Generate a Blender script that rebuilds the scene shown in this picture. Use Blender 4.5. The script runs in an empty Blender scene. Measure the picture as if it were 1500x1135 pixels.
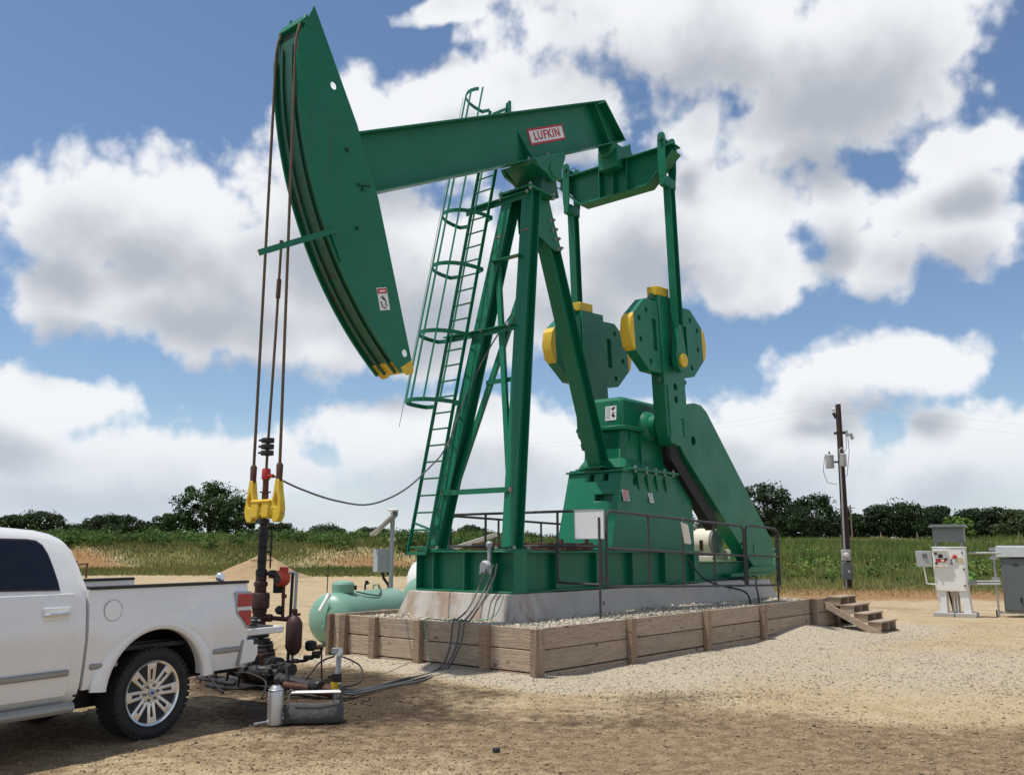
import bpy, bmesh, math, random
import numpy as np
from mathutils import Vector, Matrix
random.seed(7); rng = np.random.default_rng(7)
S = bpy.context.scene; COL = S.collection
rad = math.radians
# ------------------------------------------------------------------ camera
F_PX, PITCH, EYE, PCX, PCY = 1310.0, rad(10.32), 1.72, 750.0, 562.5
cam = bpy.data.objects.new('camera', bpy.data.cameras.new('camera')); COL.objects.link(cam)
cam.location = (0, 0, EYE); cam.rotation_euler = (math.pi/2 + PITCH, 0, 0)
cam.data.sensor_fit = 'HORIZONTAL'; cam.data.sensor_width = 36; cam.data.lens = F_PX/1500*36
cam.data.shift_y = -4.4/1500; cam.data.clip_start = .05; cam.data.clip_end = 5000
S.camera = cam
# ------------------------------------------------------------------ light
SUN_EL, SUN_AZ = rad(73), rad(-102)          # azimuth from +Y towards +X: high, on the left
S.view_settings.view_transform = 'Standard'; S.view_settings.look = 'None'
S.view_settings.gamma = 1; S.view_settings.use_curve_mapping = False
S.view_settings.exposure = 0.34
sun = bpy.data.objects.new('sun', bpy.data.lights.new('sun', 'SUN')); COL.objects.link(sun)
sun.data.energy = 3.2; sun.data.angle = rad(.9); sun.data.color = (1, .95, .87)
sd = Vector((math.sin(SUN_AZ)*math.cos(SUN_EL), math.cos(SUN_AZ)*math.cos(SUN_EL), math.sin(SUN_EL)))
sun.rotation_euler = sd.to_track_quat('Z', 'Y').to_euler(); sun.location = (0, 0, 60)
# ------------------------------------------------------------------ pixel -> direction
def pray(x, y):
    a = (x-PCX)/F_PX; b = -(y-PCY)/F_PX
    return Vector((a, math.cos(PITCH)-b*math.sin(PITCH), math.sin(PITCH)+b*math.cos(PITCH)))
CAMP = Vector((0, 0, EYE))
def on_z(x, y, z=0): d = pray(x, y); return CAMP + d*((z-EYE)/d.z)
def on_plane(x, y, p, n): d = pray(x, y); p, n = Vector(p), Vector(n); return CAMP + d*((p-CAMP).dot(n)/d.dot(n))
def on_y(x, y, Y): d = pray(x, y); return CAMP + d*(Y/d.y)
# ------------------------------------------------------------------ world: clear Nishita sky with cumulus
W = bpy.data.worlds.new('World'); S.world = W; W.use_nodes = True
nt = W.node_tree; nt.nodes.clear()
class NT:
    def __init__(s, t): s.t = t
    def n(s, typ, ins=None, **kw):
        nd = s.t.nodes.new(typ)
        for k, v in kw.items(): setattr(nd, k, v)
        if ins:
            for k, v in ins.items():
                if hasattr(v, 'is_linked') or isinstance(v, bpy.types.NodeSocket): s.t.links.new(v, nd.inputs[k])
                else: nd.inputs[k].default_value = v
        return nd
    def math(s, op, a, b=None, c=None, clamp=False):
        ins = {0: a}
        if b is not None: ins[1] = b
        if c is not None: ins[2] = c
        nd = s.n('ShaderNodeMath', ins, operation=op); nd.use_clamp = clamp; return nd.outputs[0]
    def vm(s, op, a, b=None, c=None):
        ins = {0: a}
        if b is not None: ins[1] = b
        if c is not None: ins[2] = c
        nd = s.n('ShaderNodeVectorMath', ins, operation=op)
        return nd.outputs['Value'] if op in ('LENGTH', 'DOT_PRODUCT') else nd.outputs[0]
    def noise(s, vec, scale, detail=4, rough=.55, dist=0, lac=2.0):
        return s.n('ShaderNodeTexNoise', {'Vector': vec, 'Scale': scale, 'Detail': detail, 'Roughness': rough, 'Distortion': dist, 'Lacunarity': lac})
    def ss(s, v, a, b, lo=0., hi=1.):
        return s.n('ShaderNodeMapRange', {'Value': v, 'From Min': a, 'From Max': b, 'To Min': lo, 'To Max': hi}, interpolation_type='SMOOTHSTEP').outputs[0]
    def lin(s, v, a, b, lo=0., hi=1.):
        return s.n('ShaderNodeMapRange', {'Value': v, 'From Min': a, 'From Max': b, 'To Min': lo, 'To Max': hi}).outputs[0]
    def mix(s, f, a, b, blend='MIX'):
        nd = s.n('ShaderNodeMix', None, data_type='RGBA', blend_type=blend); nd.clamp_factor = True
        for k, v in ((0, f), (6, a), (7, b)):
            if isinstance(v, bpy.types.NodeSocket): s.t.links.new(v, nd.inputs[k])
            else:
                if k and len(v) == 3: v = (*v, 1)
                nd.inputs[k].default_value = v
        return nd.outputs[2]
w = NT(nt)
BLOBS = [(110,325,140,75),(240,305,170,85),(330,400,230,110),(480,330,200,140),(560,190,150,85),(690,130,120,45),(420,490,260,60),
 (150,420,170,70),(650,420,200,140),(560,520,150,45),(40,585,140,55),(180,665,280,55),(420,690,140,45),(700,650,240,70),(100,720,320,50),
 (1100,650,240,75),(1000,720,520,50),(1420,660,200,60),(1000,30,300,90),(1250,60,330,130),(1180,170,160,90),(820,170,110,70),(1045,185,38,48),
 (980,320,200,110),(1080,400,130,60),(1430,220,130,60),(1400,330,150,80),(1290,390,110,50),(1220,310,70,70),(860,390,150,120),
 (1280,535,150,46),(1220,560,100,34),(1370,555,85,36),(655,18,70,20)]
def azel(x, y):
    d = pray(x, y).normalized(); return math.atan2(d.x, d.y), math.asin(d.z)
g = bpy.data.node_groups.new('cloud_density', 'ShaderNodeTree')
g.interface.new_socket('P', in_out='INPUT', socket_type='NodeSocketVector')
g.interface.new_socket('D', in_out='INPUT', socket_type='NodeSocketVector')
g.interface.new_socket('Density', in_out='OUTPUT', socket_type='NodeSocketFloat')
g.interface.new_socket('Body', in_out='OUTPUT', socket_type='NodeSocketFloat')
G = NT(g); gi = G.n('NodeGroupInput'); go = G.n('NodeGroupOutput')
P, D = gi.outputs[0], gi.outputs[1]
wn = G.noise(P, 7, 3, .5)
Pw = G.vm('MULTIPLY_ADD', G.vm('SUBTRACT', wn.outputs['Color'], (.5, .5, .5)), (.11, .07, 0), P)
acc = None
for (cx, cy, rx, ry) in BLOBS:
    a0, e0 = azel(cx, cy); a1, _ = azel(cx+rx*1.2, cy); _, e1 = azel(cx, cy-ry*1.2)
    ia, ie = 1/abs(a1-a0), 1/abs(e1-e0)
    t = G.vm('MULTIPLY_ADD', Pw, (ia, ie, 0), (-a0*ia, -e0*ie, 0))
    d = G.math('SUBTRACT', 1.0, G.vm('LENGTH', t))
    acc = d if acc is None else G.math('SMOOTH_MAX', acc, d, .25)
# the same kind of broken cumulus everywhere the blobs do not describe
gen = G.math('MULTIPLY_ADD', G.noise(D, 2.6, 2, .5).outputs['Fac'], 5.0, -2.45)
sx = G.n('ShaderNodeSeparateXYZ', {0: P})
off = G.math('MAXIMUM', G.ss(G.math('ABSOLUTE', sx.outputs[0]), .50, .62), G.ss(sx.outputs[1], .56, .68))
cov = G.n('ShaderNodeMix', {0: off, 2: acc, 3: gen}, data_type='FLOAT').outputs[0]
fb = G.noise(P, 12, 9, .56, .0).outputs['Fac']
bl = G.n('ShaderNodeTexVoronoi', {'Vector': G.vm('MULTIPLY_ADD', G.vm('SUBTRACT', wn.outputs['Color'], (.5, .5, .5)), (.03, .03, 0), P), 'Scale': 24., 'Detail': 2., 'Roughness': .5}, feature='F1', voronoi_dimensions='2D').outputs['Distance']
dn = G.math('MULTIPLY_ADD', G.math('SUBTRACT', fb, .5), 1.40, cov)
dn = G.math('MULTIPLY_ADD', G.math('SUBTRACT', .5, bl), .30, dn)
g.links.new(dn, go.inputs[0]); g.links.new(G.math('MULTIPLY_ADD', G.math('SUBTRACT', G.noise(P, 9, 4, .5).outputs['Fac'], .5), 1.15, cov), go.inputs[1])
tc = w.n('ShaderNodeTexCoord').outputs['Generated']
dirv = w.vm('NORMALIZE', tc); sp = w.n('ShaderNodeSeparateXYZ', {0: dirv})
az = w.math('ARCTAN2', sp.outputs[0], sp.outputs[1]); el = w.math('ARCSINE', sp.outputs[2])
Pv = w.n('ShaderNodeCombineXYZ', {0: az, 1: el}).outputs[0]
def dens(offs):
    nd = w.n('ShaderNodeGroup', {'P': w.vm('ADD', Pv, offs), 'D': dirv}, ) if False else None
    nd = nt.nodes.new('ShaderNodeGroup'); nd.node_tree = g
    nt.links.new(w.vm('ADD', Pv, offs), nd.inputs[0]); nt.links.new(dirv, nd.inputs[1]); return nd.outputs
d0 = dens((0, 0, 0))[0]; d1 = dens((.012, .05, 0))[1]
alpha = w.math('MAXIMUM', w.ss(d0, -.07, .33), w.ss(el, .0, .15, .90, 0))
shade = w.ss(w.math('ADD', w.math('MULTIPLY', d1, .85), w.math('MULTIPLY', d0, .16)), .14, .92)
ccol = w.mix(shade, (.73, .74, .76), (.375, .40, .445))
ccol = w.mix(w.ss(el, .0, .15, .8, 0), ccol, (.50, .56, .63))
sky = w.n('ShaderNodeTexSky', None, sky_type='NISHITA'); sky.sun_disc = False
sky.sun_elevation = SUN_EL; sky.sun_rotation = SUN_AZ; sky.air_density = 1.0; sky.dust_density = .3; sky.ozone_density = 3.5
bg1 = w.n('ShaderNodeBackground', {0: sky.outputs[0], 1: .095}); bg2 = w.n('ShaderNodeBackground', {0: ccol, 1: 1.0})
mx = w.n('ShaderNodeMixShader', {0: w.math('MULTIPLY', alpha, .97), 1: bg1.outputs[0], 2: bg2.outputs[0]})
nt.links.new(mx.outputs[0], w.n('ShaderNodeOutputWorld').inputs[0])
W.cycles.sampling_method = 'MANUAL'; W.cycles.sample_map_resolution = 512
# ------------------------------------------------------------------ materials
def mat(name, col, rough=.5, metal=0., var=.12, vscale=3., bump=0., bscale=40., col2=None, cscale=2., cthr=(.5, .7), stretch=(1, 1, 1),
        coat=0., spec=.5, grime=None, gscale=1.2, gthr=(.55, .8), rand=0.):
    m = bpy.data.materials.new(name); m.use_nodes = True; t = NT(m.node_tree)
    b = m.node_tree.nodes['Principled BSDF']; b.inputs['Roughness'].default_value = rough; b.inputs['Metallic'].default_value = metal
    b.inputs['Specular IOR Level'].default_value = spec; b.inputs['Coat Weight'].default_value = coat
    co = t.n('ShaderNodeTexCoord').outputs['Object']; co = t.vm('MULTIPLY', co, stretch)
    if rand:
        oi = t.n('ShaderNodeObjectInfo').outputs['Random']; co = t.vm('ADD', co, t.vm('SCALE', (7, 5, 3), None) if False else t.n('ShaderNodeCombineXYZ', {0: t.math('MULTIPLY', oi, 37.), 1: t.math('MULTIPLY', oi, 61.), 2: t.math('MULTIPLY', oi, 17.)}).outputs[0])
    n1 = t.noise(co, vscale, 5, .6).outputs['Fac']
    c = t.mix(n1, tuple(max(0, k*(1-var*1.6)) for k in col), tuple(min(1, k*(1+var*1.6)) for k in col))
    if col2: c = t.mix(t.ss(t.noise(co, cscale, 6, .65).outputs['Fac'], *cthr), c, col2)
    if grime: c = t.mix(t.ss(t.noise(co, gscale, 7, .7, .4).outputs['Fac'], *gthr), c, grime)
    if rand:
        c = t.mix(1., c, t.n('ShaderNodeCombineXYZ', {k: t.lin(oi, 0, 1, 1-rand, 1+rand) for k in (0, 1, 2)}).outputs[0], 'MULTIPLY')
    m.node_tree.links.new(c, b.inputs['Base Color'])
    rr = t.lin(t.noise(co, vscale*2.3, 4, .6).outputs['Fac'], .3, .7, max(.03, rough-.09), min(1, rough+.09)); m.node_tree.links.new(rr, b.inputs['Roughness'])
    if bump:
        bn = t.n('ShaderNodeBump', {'Height': t.noise(co, bscale, 5, .65).outputs['Fac'], 'Strength': bump, 'Distance': .02})
        m.node_tree.links.new(bn.outputs[0], b.inputs['Normal'])
    return m
M = {}
M['green'] = mat('green_paint', (.003, .158, .079), .40, var=.13, vscale=.7, bump=.06, bscale=4, col2=(.010, .165, .092), cscale=1.1, cthr=(.48, .75), grime=(.018, .105, .062), gscale=2.3, gthr=(.55, .85), spec=.38)
M['yellow'] = mat('yellow_paint', (.72, .48, .03), .5, var=.12, grime=(.30, .19, .05), gthr=(.58, .78), gscale=6, bump=.08, bscale=30)
M['rope'] = mat('wire_rope', (.115, .088, .052), .75, var=.3, vscale=40, bump=.4, bscale=90)
M['rust'] = mat('rusty_steel', (.10, .042, .026), .8, var=.3, vscale=10, bump=.2, bscale=50)
M['grease'] = mat('greasy_paint', (.010, .098, .058), .5, var=.2, vscale=3, grime=(.050, .040, .026), gscale=2.2, gthr=(.50, .72))
M['maroon'] = mat('maroon_primer', (.055, .016, .015), .6, var=.25, vscale=9, bump=.1, grime=(.03, .02, .016), gscale=5)
M['black'] = mat('black_iron', (.016, .015, .015), .6, var=.3, vscale=9, bump=.12, grime=(.06, .045, .03), gscale=7, gthr=(.58, .8))
M['oily'] = mat('oily_iron', (.022, .018, .015), .45, var=.35, vscale=7, bump=.2, grime=(.05, .035, .02), gscale=5)
M['railing'] = mat('dark_pipe', (.055, .050, .050), .6, var=.2, vscale=6, bump=.05)
M['steel'] = mat('galvanised_steel', (.42, .43, .44), .45, .7, var=.15, vscale=12)
M['boltsteel'] = mat('dull_zinc', (.30, .33, .31), .5, .2, var=.2, vscale=20)
M['alu'] = mat('brushed_aluminium', (.62, .62, .62), .38, .75, var=.08, vscale=9, stretch=(1, 1, .3))
M['white'] = mat('white_enamel', (.78, .78, .77), .4, var=.04, vscale=3, grime=(.62, .60, .56), gscale=2, gthr=(.6, .9))
M['signwhite'] = mat('white_sheet', (.80, .80, .81), .5, var=.03)
M['red'] = mat('red_paint', (.48, .03, .025), .45, var=.12)
M['redtx'] = mat('red_orange_cast', (.50, .055, .02), .45, var=.15, vscale=8, grime=(.2, .03, .015), gthr=(.6, .8))
M['bluep'] = mat('blue_enamel', (.03, .06, .22), .4)
M['blackp'] = mat('black_print', (.012, .012, .012), .6)
M['tan'] = mat('tan_print', (.62, .55, .36), .6)
M['grey'] = mat('grey_enamel', (.115, .135, .138), .45, var=.08, vscale=2)
M['greybox'] = mat('light_grey_box', (.40, .42, .43), .5, var=.08)
M['hood'] = mat('grey_green_sheet', (.17, .205, .20), .45, var=.08, vscale=2)
M['tank'] = mat('sea_green_paint', (.20, .375, .285), .36, var=.10, vscale=1.2, grime=(.19, .31, .23), gscale=2.5, gthr=(.5, .85))
M['beige'] = mat('beige_paint', (.68, .64, .53), .5, var=.06)
M['hose'] = mat('grey_cable', (.10, .105, .105), .55, var=.15)
M['rubber'] = mat('black_rubber', (.016, .016, .017), .75, var=.2, vscale=12, bump=.15, bscale=60)
M['tyre'] = mat('tyre_rubber', (.020, .020, .021), .8, var=.2, vscale=8, grime=(.075, .06, .045), gscale=6, gthr=(.55, .85), bump=.25, bscale=50)
M['chrome'] = mat('polished_alloy', (.78, .78, .77), .24, .8, var=.05, vscale=6, grime=(.50, .48, .44), gscale=5, gthr=(.6, .85))
M['truck'] = mat('pearl_white_paint', (.80, .80, .79), .22, var=.02, vscale=2, coat=1., grime=(.70, .675, .62), gscale=1.1, gthr=(.55, .95))
M['trim'] = mat('grey_trim', (.30, .295, .28), .4, .3, var=.08)
M['glass'] = mat('tinted_glass', (.008, .009, .012), .06, var=.05, spec=.6)
M['blackplastic'] = mat('black_plastic', (.018, .018, .019), .55, var=.1, bump=.1, bscale=120)
M['underbody'] = mat('underbody_black', (.02, .018, .017), .8, var=.2)
M['taillight'] = mat('red_lens', (.38, .010, .026), .14, var=.1, coat=.6)
M['lens'] = mat('clear_lens', (.7, .7, .68), .12, var=.05)
M['bag'] = mat('canvas_bag', (.085, .082, .080), .9, var=.3, vscale=14, bump=.5, bscale=25)
M['solar'] = mat('panel_back', (.55, .53, .49), .5, var=.06)
M['plank'] = mat('yellow_plank', (.45, .34, .15), .7, var=.2)
M['pole'] = mat('creosote_pole', (.040, .026, .020), .85, var=.35, vscale=3, bump=.3, bscale=20, stretch=(3, 3, .3))
M['greenwire'] = mat('green_wire', (.12, .42, .20), .5)
def concrete_mat():
    m = mat('stained_concrete', (.46, .43, .385), .85, var=.14, vscale=1.6, bump=.25, bscale=22, grime=(.38, .37, .34), gscale=1.1, gthr=(.5, .75))
    t = NT(m.node_tree); b = m.node_tree.nodes['Principled BSDF']; src = b.inputs['Base Color'].links[0].from_socket
    co = t.n('ShaderNodeTexCoord').outputs['Object']; s3 = t.n('ShaderNodeSeparateXYZ', {0: co})
    st = t.noise(t.vm('MULTIPLY', co, (2.4, 2.4, .13)), 1.35, 5, .65).outputs['Fac']
    fr = t.math('MULTIPLY', t.ss(st, .42, .62), t.ss(s3.outputs[0], 3.8, 5.1, 1, 0))     # rust washed off the skid's front beam
    c = t.mix(t.math('MULTIPLY', fr, .70), src, (.28, .165, .09)); m.node_tree.links.new(c, b.inputs['Base Color']); return m
def streaks(m, col, amt):
    t = NT(m.node_tree); b = m.node_tree.nodes['Principled BSDF']; src = b.inputs['Base Color'].links[0].from_socket
    co = t.n('ShaderNodeTexCoord').outputs['Object']; st = t.noise(t.vm('MULTIPLY', co, (5, 5, .35)), 1.6, 5, .65).outputs['Fac']
    fine = t.noise(co, 26, 5, .7).outputs['Fac']
    c = t.mix(t.ss(st, .54, .76, 0, amt), src, col); c = t.mix(t.ss(fine, .70, .76, 0, .5), c, (.10, .075, .045))
    m.node_tree.links.new(c, b.inputs['Base Color'])
streaks(M['green'], (.032, .105, .066), .8)
M['concrete'] = concrete_mat()
M['footing'] = mat('grey_footing', (.42, .41, .385), .9, var=.15, bump=.2)
M['scuff'] = mat('scuffed_primer', (.17, .15, .11), .8, var=.4, vscale=14)
def wood_mat(name, base, dark, rand=.14):
    m = bpy.data.materials.new(name); m.use_nodes = True; t = NT(m.node_tree); b = m.node_tree.nodes['Principled BSDF']
    co = t.n('ShaderNodeTexCoord').outputs['Object']; oi = t.n('ShaderNodeObjectInfo').outputs['Random']
    co = t.vm('ADD', co, t.n('ShaderNodeCombineXYZ', {0: t.math('MULTIPLY', oi, 37.), 1: t.math('MULTIPLY', oi, 11.), 2: t.math('MULTIPLY', oi, 23.)}).outputs[0])
    gr = t.noise(t.vm('MULTIPLY', co, (.55, 1, 7)), 2.0, 5, .6, 1.6).outputs['Fac']
    gr = t.math('FRACT', t.math('MULTIPLY', gr, 5.))
    fine = t.noise(t.vm('MULTIPLY', co, (1.5, 1, 30)), 6, 4, .6).outputs['Fac']
    c = t.mix(t.ss(gr, .25, 1., 0, .9), base, tuple(k*.70 for k in base)); c = t.mix(t.ss(fine, .45, .75, 0, .45), c, dark)
    vo = t.n('ShaderNodeTexVoronoi', {'Vector': t.vm('MULTIPLY', co, (2.2, .3, 4.6)), 'Scale': 1.15}, feature='F1').outputs['Distance']
    vo = t.math('ADD', vo, t.math('MULTIPLY', t.math('SUBTRACT', t.noise(co, 14, 3).outputs['Fac'], .5), .12))
    c = t.mix(t.ss(vo, .06, .17, .9, 0), c, dark)
    c = t.mix(t.ss(t.noise(co, 1.3, 4, .6).outputs['Fac'], .48, .78, 0, .5), c, (.30, .27, .235))
    c = t.mix(1., c, t.n('ShaderNodeCombineXYZ', {k: t.lin(oi, 0, 1, 1-rand, 1+rand) for k in (0, 1, 2)}).outputs[0], 'MULTIPLY')
    m.node_tree.links.new(c, b.inputs['Base Color']); b.inputs['Roughness'].default_value = .85; b.inputs['Specular IOR Level'].default_value = .25
    bn = t.n('ShaderNodeBump', {'Height': t.math('ADD', fine, gr), 'Strength': .35, 'Distance': .01}); m.node_tree.links.new(bn.outputs[0], b.inputs['Normal'])
    return m
M['board'] = wood_mat('weathered_board', (.46, .358, .262), (.15, .095, .06))
M['post'] = wood_mat('brown_post', (.31, .22, .15), (.12, .08, .05), .2)
# ------------------------------------------------------------------ mesh helpers
V3 = Vector
class MB:
    def __init__(s): s.v = []; s.f = []; s.mi = []; s.cur = 0
    def add(s, vs, fs):
        o = len(s.v); s.v += [tuple(p) for p in vs]; s.f += [tuple(i+o for i in f) for f in fs]; s.mi += [s.cur]*len(fs); return s
    def box(s, lo, hi):
        (a, b, c), (d, e, f) = lo, hi
        return s.add([(a,b,c),(d,b,c),(d,e,c),(a,e,c),(a,b,f),(d,b,f),(d,e,f),(a,e,f)], [(0,3,2,1),(4,5,6,7),(0,1,5,4),(1,2,6,5),(2,3,7,6),(3,0,4,7)])
    def cbox(s, c, d, rot=None):
        R = rot or Matrix.Identity(3); c = V3(c); vs = []
        for k in (-1, 1):
            for i, j in ((-1,-1),(1,-1),(1,1),(-1,1)): vs.append(c + R @ V3((i*d[0]/2, j*d[1]/2, k*d[2]/2)))
        return s.add(vs, [(0,3,2,1),(4,5,6,7),(0,1,5,4),(1,2,6,5),(2,3,7,6),(3,0,4,7)])
    def bar(s, p, q, w, h, up=(0, 0, 1), ow=0, oh=0):
        p, q = V3(p), V3(q); x = (q-p).normalized(); y = V3(up).cross(x)
        if y.length < 1e-4: y = V3((0, 1, 0)).cross(x)
        y.normalize(); z = x.cross(y); vs = []
        for e in (p, q):
            for i, j in ((-1,-1),(1,-1),(1,1),(-1,1)): vs.append(e + y*(ow+i*w/2) + z*(oh+j*h/2))
        return s.add(vs, [(0,3,2,1),(4,5,6,7),(0,1,5,4),(1,2,6,5),(2,3,7,6),(3,0,4,7)])
    def ibeam(s, p, q, h, w, tf, tw, up=(0, 0, 1)):
        s.bar(p, q, w, tf, up, 0, (h-tf)/2); s.bar(p, q, w, tf, up, 0, -(h-tf)/2); return s.bar(p, q, tw, h-2*tf, up)
    def prism(s, pts, lo, hi, ax='y'):
        n = len(pts)
        f3 = {'y': lambda p, d: (p[0], d, p[1]), 'x': lambda p, d: (d, p[0], p[1]), 'z': lambda p, d: (p[0], p[1], d)}[ax]
        vs = [f3(p, lo) for p in pts] + [f3(p, hi) for p in pts]
        area = sum(pts[i][0]*pts[(i+1) % n][1]-pts[(i+1) % n][0]*pts[i][1] for i in range(n))
        fl = (area > 0) ^ (ax == 'y')
        fs = [tuple(range(n)), tuple(range(2*n-1, n-1, -1))] + [(i, n+i, n+(i+1) % n, (i+1) % n) for i in range(n)]
        if fl: fs = [tuple(reversed(f)) for f in fs]
        return s.add(vs, fs)
    def tube(s, path, r, n=8, cap=True):
        path = [V3(p) for p in path]; m = len(path); rs = r if isinstance(r, (list, tuple)) else [r]*m
        t0 = (path[1]-path[0]).normalized(); u = t0.orthogonal().normalized(); vs = []
        for i in range(m):
            t = (path[min(i+1, m-1)]-path[max(i-1, 0)]).normalized()
            u = (u - t*u.dot(t)); u = u.normalized() if u.length > 1e-6 else t.orthogonal().normalized(); w_ = t.cross(u)
            for k in range(n):
                a = 2*math.pi*k/n; vs.append(path[i] + (u*math.cos(a)+w_*math.sin(a))*rs[i])
        fs = [(i*n+k, i*n+(k+1) % n, (i+1)*n+(k+1) % n, (i+1)*n+k) for i in range(m-1) for k in range(n)]
        if cap: fs += [tuple(range(n-1, -1, -1)), tuple(range((m-1)*n, m*n))]
        return s.add(vs, fs)
    def lathe(s, prof, c=(0, 0, 0), axis=(0, 0, 1), n=20):
        c = V3(c); ax = V3(axis).normalized(); u = ax.orthogonal().normalized(); w_ = ax.cross(u); vs = []
        for (r, h) in prof:
            for k in range(n):
                a = 2*math.pi*k/n; vs.append(c + ax*h + (u*math.cos(a)+w_*math.sin(a))*max(r, 1e-4))
        m = len(prof)
        fs = [(i*n+k, i*n+(k+1) % n, (i+1)*n+(k+1) % n, (i+1)*n+k) for i in range(m-1) for k in range(n)]
        if prof[0][0] > 1e-3: fs.append(tuple(range(n-1, -1, -1)))
        if prof[-1][0] > 1e-3: fs.append(tuple(range((m-1)*n, m*n)))
        return s.add(vs, fs)
    def torus(s, c, axis, R_, r, n=24, k=6, a0=0, a1=2*math.pi, u=None):
        c = V3(c); ax = V3(axis).normalized(); u = V3(u).normalized() if u else ax.orthogonal().normalized(); w_ = ax.cross(u)
        full = abs(a1-a0-2*math.pi) < 1e-6
        path = [c+(u*math.cos(a0+(a1-a0)*i/n)+w_*math.sin(a0+(a1-a0)*i/n))*R_ for i in range(n+1)]
        return s.tube(path, r, k, not full)
    def strip(s, path, w, t, wdir):          # flat bar following a path; wdir = direction of its width
        path = [V3(p) for p in path]; m = len(path); wd = V3(wdir).normalized(); vs = []
        for i in range(m):
            tg = (path[min(i+1, m-1)]-path[max(i-1, 0)]).normalized(); nn = tg.cross(wd).normalized()
            for a, b in ((-1,-1),(1,-1),(1,1),(-1,1)): vs.append(path[i]+wd*(a*w/2)+nn*(b*t/2))
        fs = [(i*4+k, i*4+(k+1) % 4, (i+1)*4+(k+1) % 4, (i+1)*4+k) for i in range(m-1) for k in range(4)]
        fs += [(3, 2, 1, 0), tuple(range((m-1)*4, m*4))]
        return s.add(vs, fs)
    def build(s, name, mt, parent=None, bevel=0., smooth=30, seg=1, loc=None, rot=None):
        me = bpy.data.meshes.new(name); me.from_pydata(s.v, [], s.f)
        for x in (mt if isinstance(mt, (list, tuple)) else [mt]): me.materials.append(M[x] if isinstance(x, str) else x)
        if any(s.mi): me.polygons.foreach_set('material_index', s.mi)
        bm = bmesh.new(); bm.from_mesh(me); bmesh.ops.recalc_face_normals(bm, faces=bm.faces); bm.to_mesh(me); bm.free()
        if smooth:
            me.polygons.foreach_set('use_smooth', [True]*len(me.polygons)); me.set_sharp_from_angle(angle=rad(smooth))
        o = bpy.data.objects.new(name, me); COL.objects.link(o)
        if parent: o.parent = parent
        if loc is not None: o.location = loc
        if rot is not None: o.rotation_euler = rot
        if bevel:
            b = o.modifiers.new('bevel', 'BEVEL'); b.width = bevel; b.segments = seg; b.limit_method = 'ANGLE'; b.angle_limit = rad(40)
        return o
def inst(src, parent, loc=None, rot=None, name=None):     # another part sharing the mesh of src
    o = bpy.data.objects.new(name or src.name.split('.')[0], src.data); COL.objects.link(o); o.parent = parent
    if loc is not None: o.location = loc
    if rot is not None: o.rotation_euler = rot
    for md in src.modifiers:
        if md.type == 'BEVEL':
            b = o.modifiers.new('bevel', 'BEVEL'); b.width = md.width; b.segments = md.segments; b.limit_method = 'ANGLE'; b.angle_limit = md.angle_limit
    return o
def tag(o, label, cat, group=None, kind=None):
    o['label'] = label; o['category'] = cat
    if group: o['group'] = group
    if kind: o['kind'] = kind
    return o
def thing(name, label, cat, loc=(0, 0, 0), rz=0., group=None):
    o = bpy.data.objects.new(name, None); COL.objects.link(o); o.location = loc; o.rotation_euler = (0, 0, rz); o.empty_display_size = .2
    return tag(o, label, cat, group)
def cut(o, cutters):
    for c in cutters:
        b = o.modifiers.new('cut', 'BOOLEAN'); b.operation = 'DIFFERENCE'; b.object = c; b.solver = 'EXACT'
    bpy.context.view_layer.update()
    dg = bpy.context.evaluated_depsgraph_get(); me = bpy.data.meshes.new_from_object(o.evaluated_get(dg))
    o.modifiers.clear(); old = o.data; o.data = me
    for c in cutters: bpy.data.objects.remove(c, do_unlink=True)
    me.polygons.foreach_set('use_smooth', [True]*len(me.polygons)); me.set_sharp_from_angle(angle=rad(30))
def text(body, size, mt, parent, loc, rot, name='lettering', extrude=.002, sx=1.):
    cu = bpy.data.curves.new('t', 'FONT'); cu.body = body; cu.size = size; cu.extrude = extrude; cu.align_x = 'CENTER'; cu.align_y = 'CENTER'; cu.offset = size*.03; cu.space_character = 1.18
    to = bpy.data.objects.new('t', cu); COL.objects.link(to); bpy.context.view_layer.update()
    me = bpy.data.meshes.new_from_object(to.evaluated_get(bpy.context.evaluated_depsgraph_get())); bpy.data.objects.remove(to)
    me.materials.clear(); me.materials.append(M[mt]); o = bpy.data.objects.new(name, me); COL.objects.link(o); o.parent = parent
    o.location = loc; o.rotation_euler = rot; o.scale = (sx, 1, 1); return o
def raw_mesh(name, v, f, mt, attr=None, smooth=False):   # big numpy meshes; f is (n,k)
    me = bpy.data.meshes.new(name); n, k = f.shape
    me.vertices.add(len(v)); me.vertices.foreach_set('co', np.asarray(v, np.float32).ravel())
    me.loops.add(n*k); me.loops.foreach_set('vertex_index', f.astype(np.int32).ravel())
    me.polygons.add(n); me.polygons.foreach_set('loop_start', np.arange(0, n*k, k, dtype=np.int32))
    if smooth: me.polygons.foreach_set('use_smooth', np.ones(n, bool))
    me.update(calc_edges=True); me.validate()
    if attr is not None:
        a = me.color_attributes.new('mask', 'FLOAT_COLOR', 'POINT'); a.data.foreach_set('color', np.asarray(attr, np.float32).ravel())
    me.materials.append(mt); o = bpy.data.objects.new(name, me); COL.objects.link(o); return o
# pump frame: x along the beam away from the well, y across (minus = the near side), origin at the well
A_ = rad(39.7); WELL = V3((-3.321, 12.105, 0)); PRZ = math.pi/2 - A_
UX = V3((math.sin(A_), math.cos(A_), 0)); VX = V3((math.cos(A_), -math.sin(A_), 0))
def PW(u, v, z=0): return WELL + UX*u + VX*v + V3((0, 0, z))
def hexbolt(): return MB().lathe([(.034, 0), (.034, .028), (.02, .03), (.02, .05)], n=6)
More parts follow.
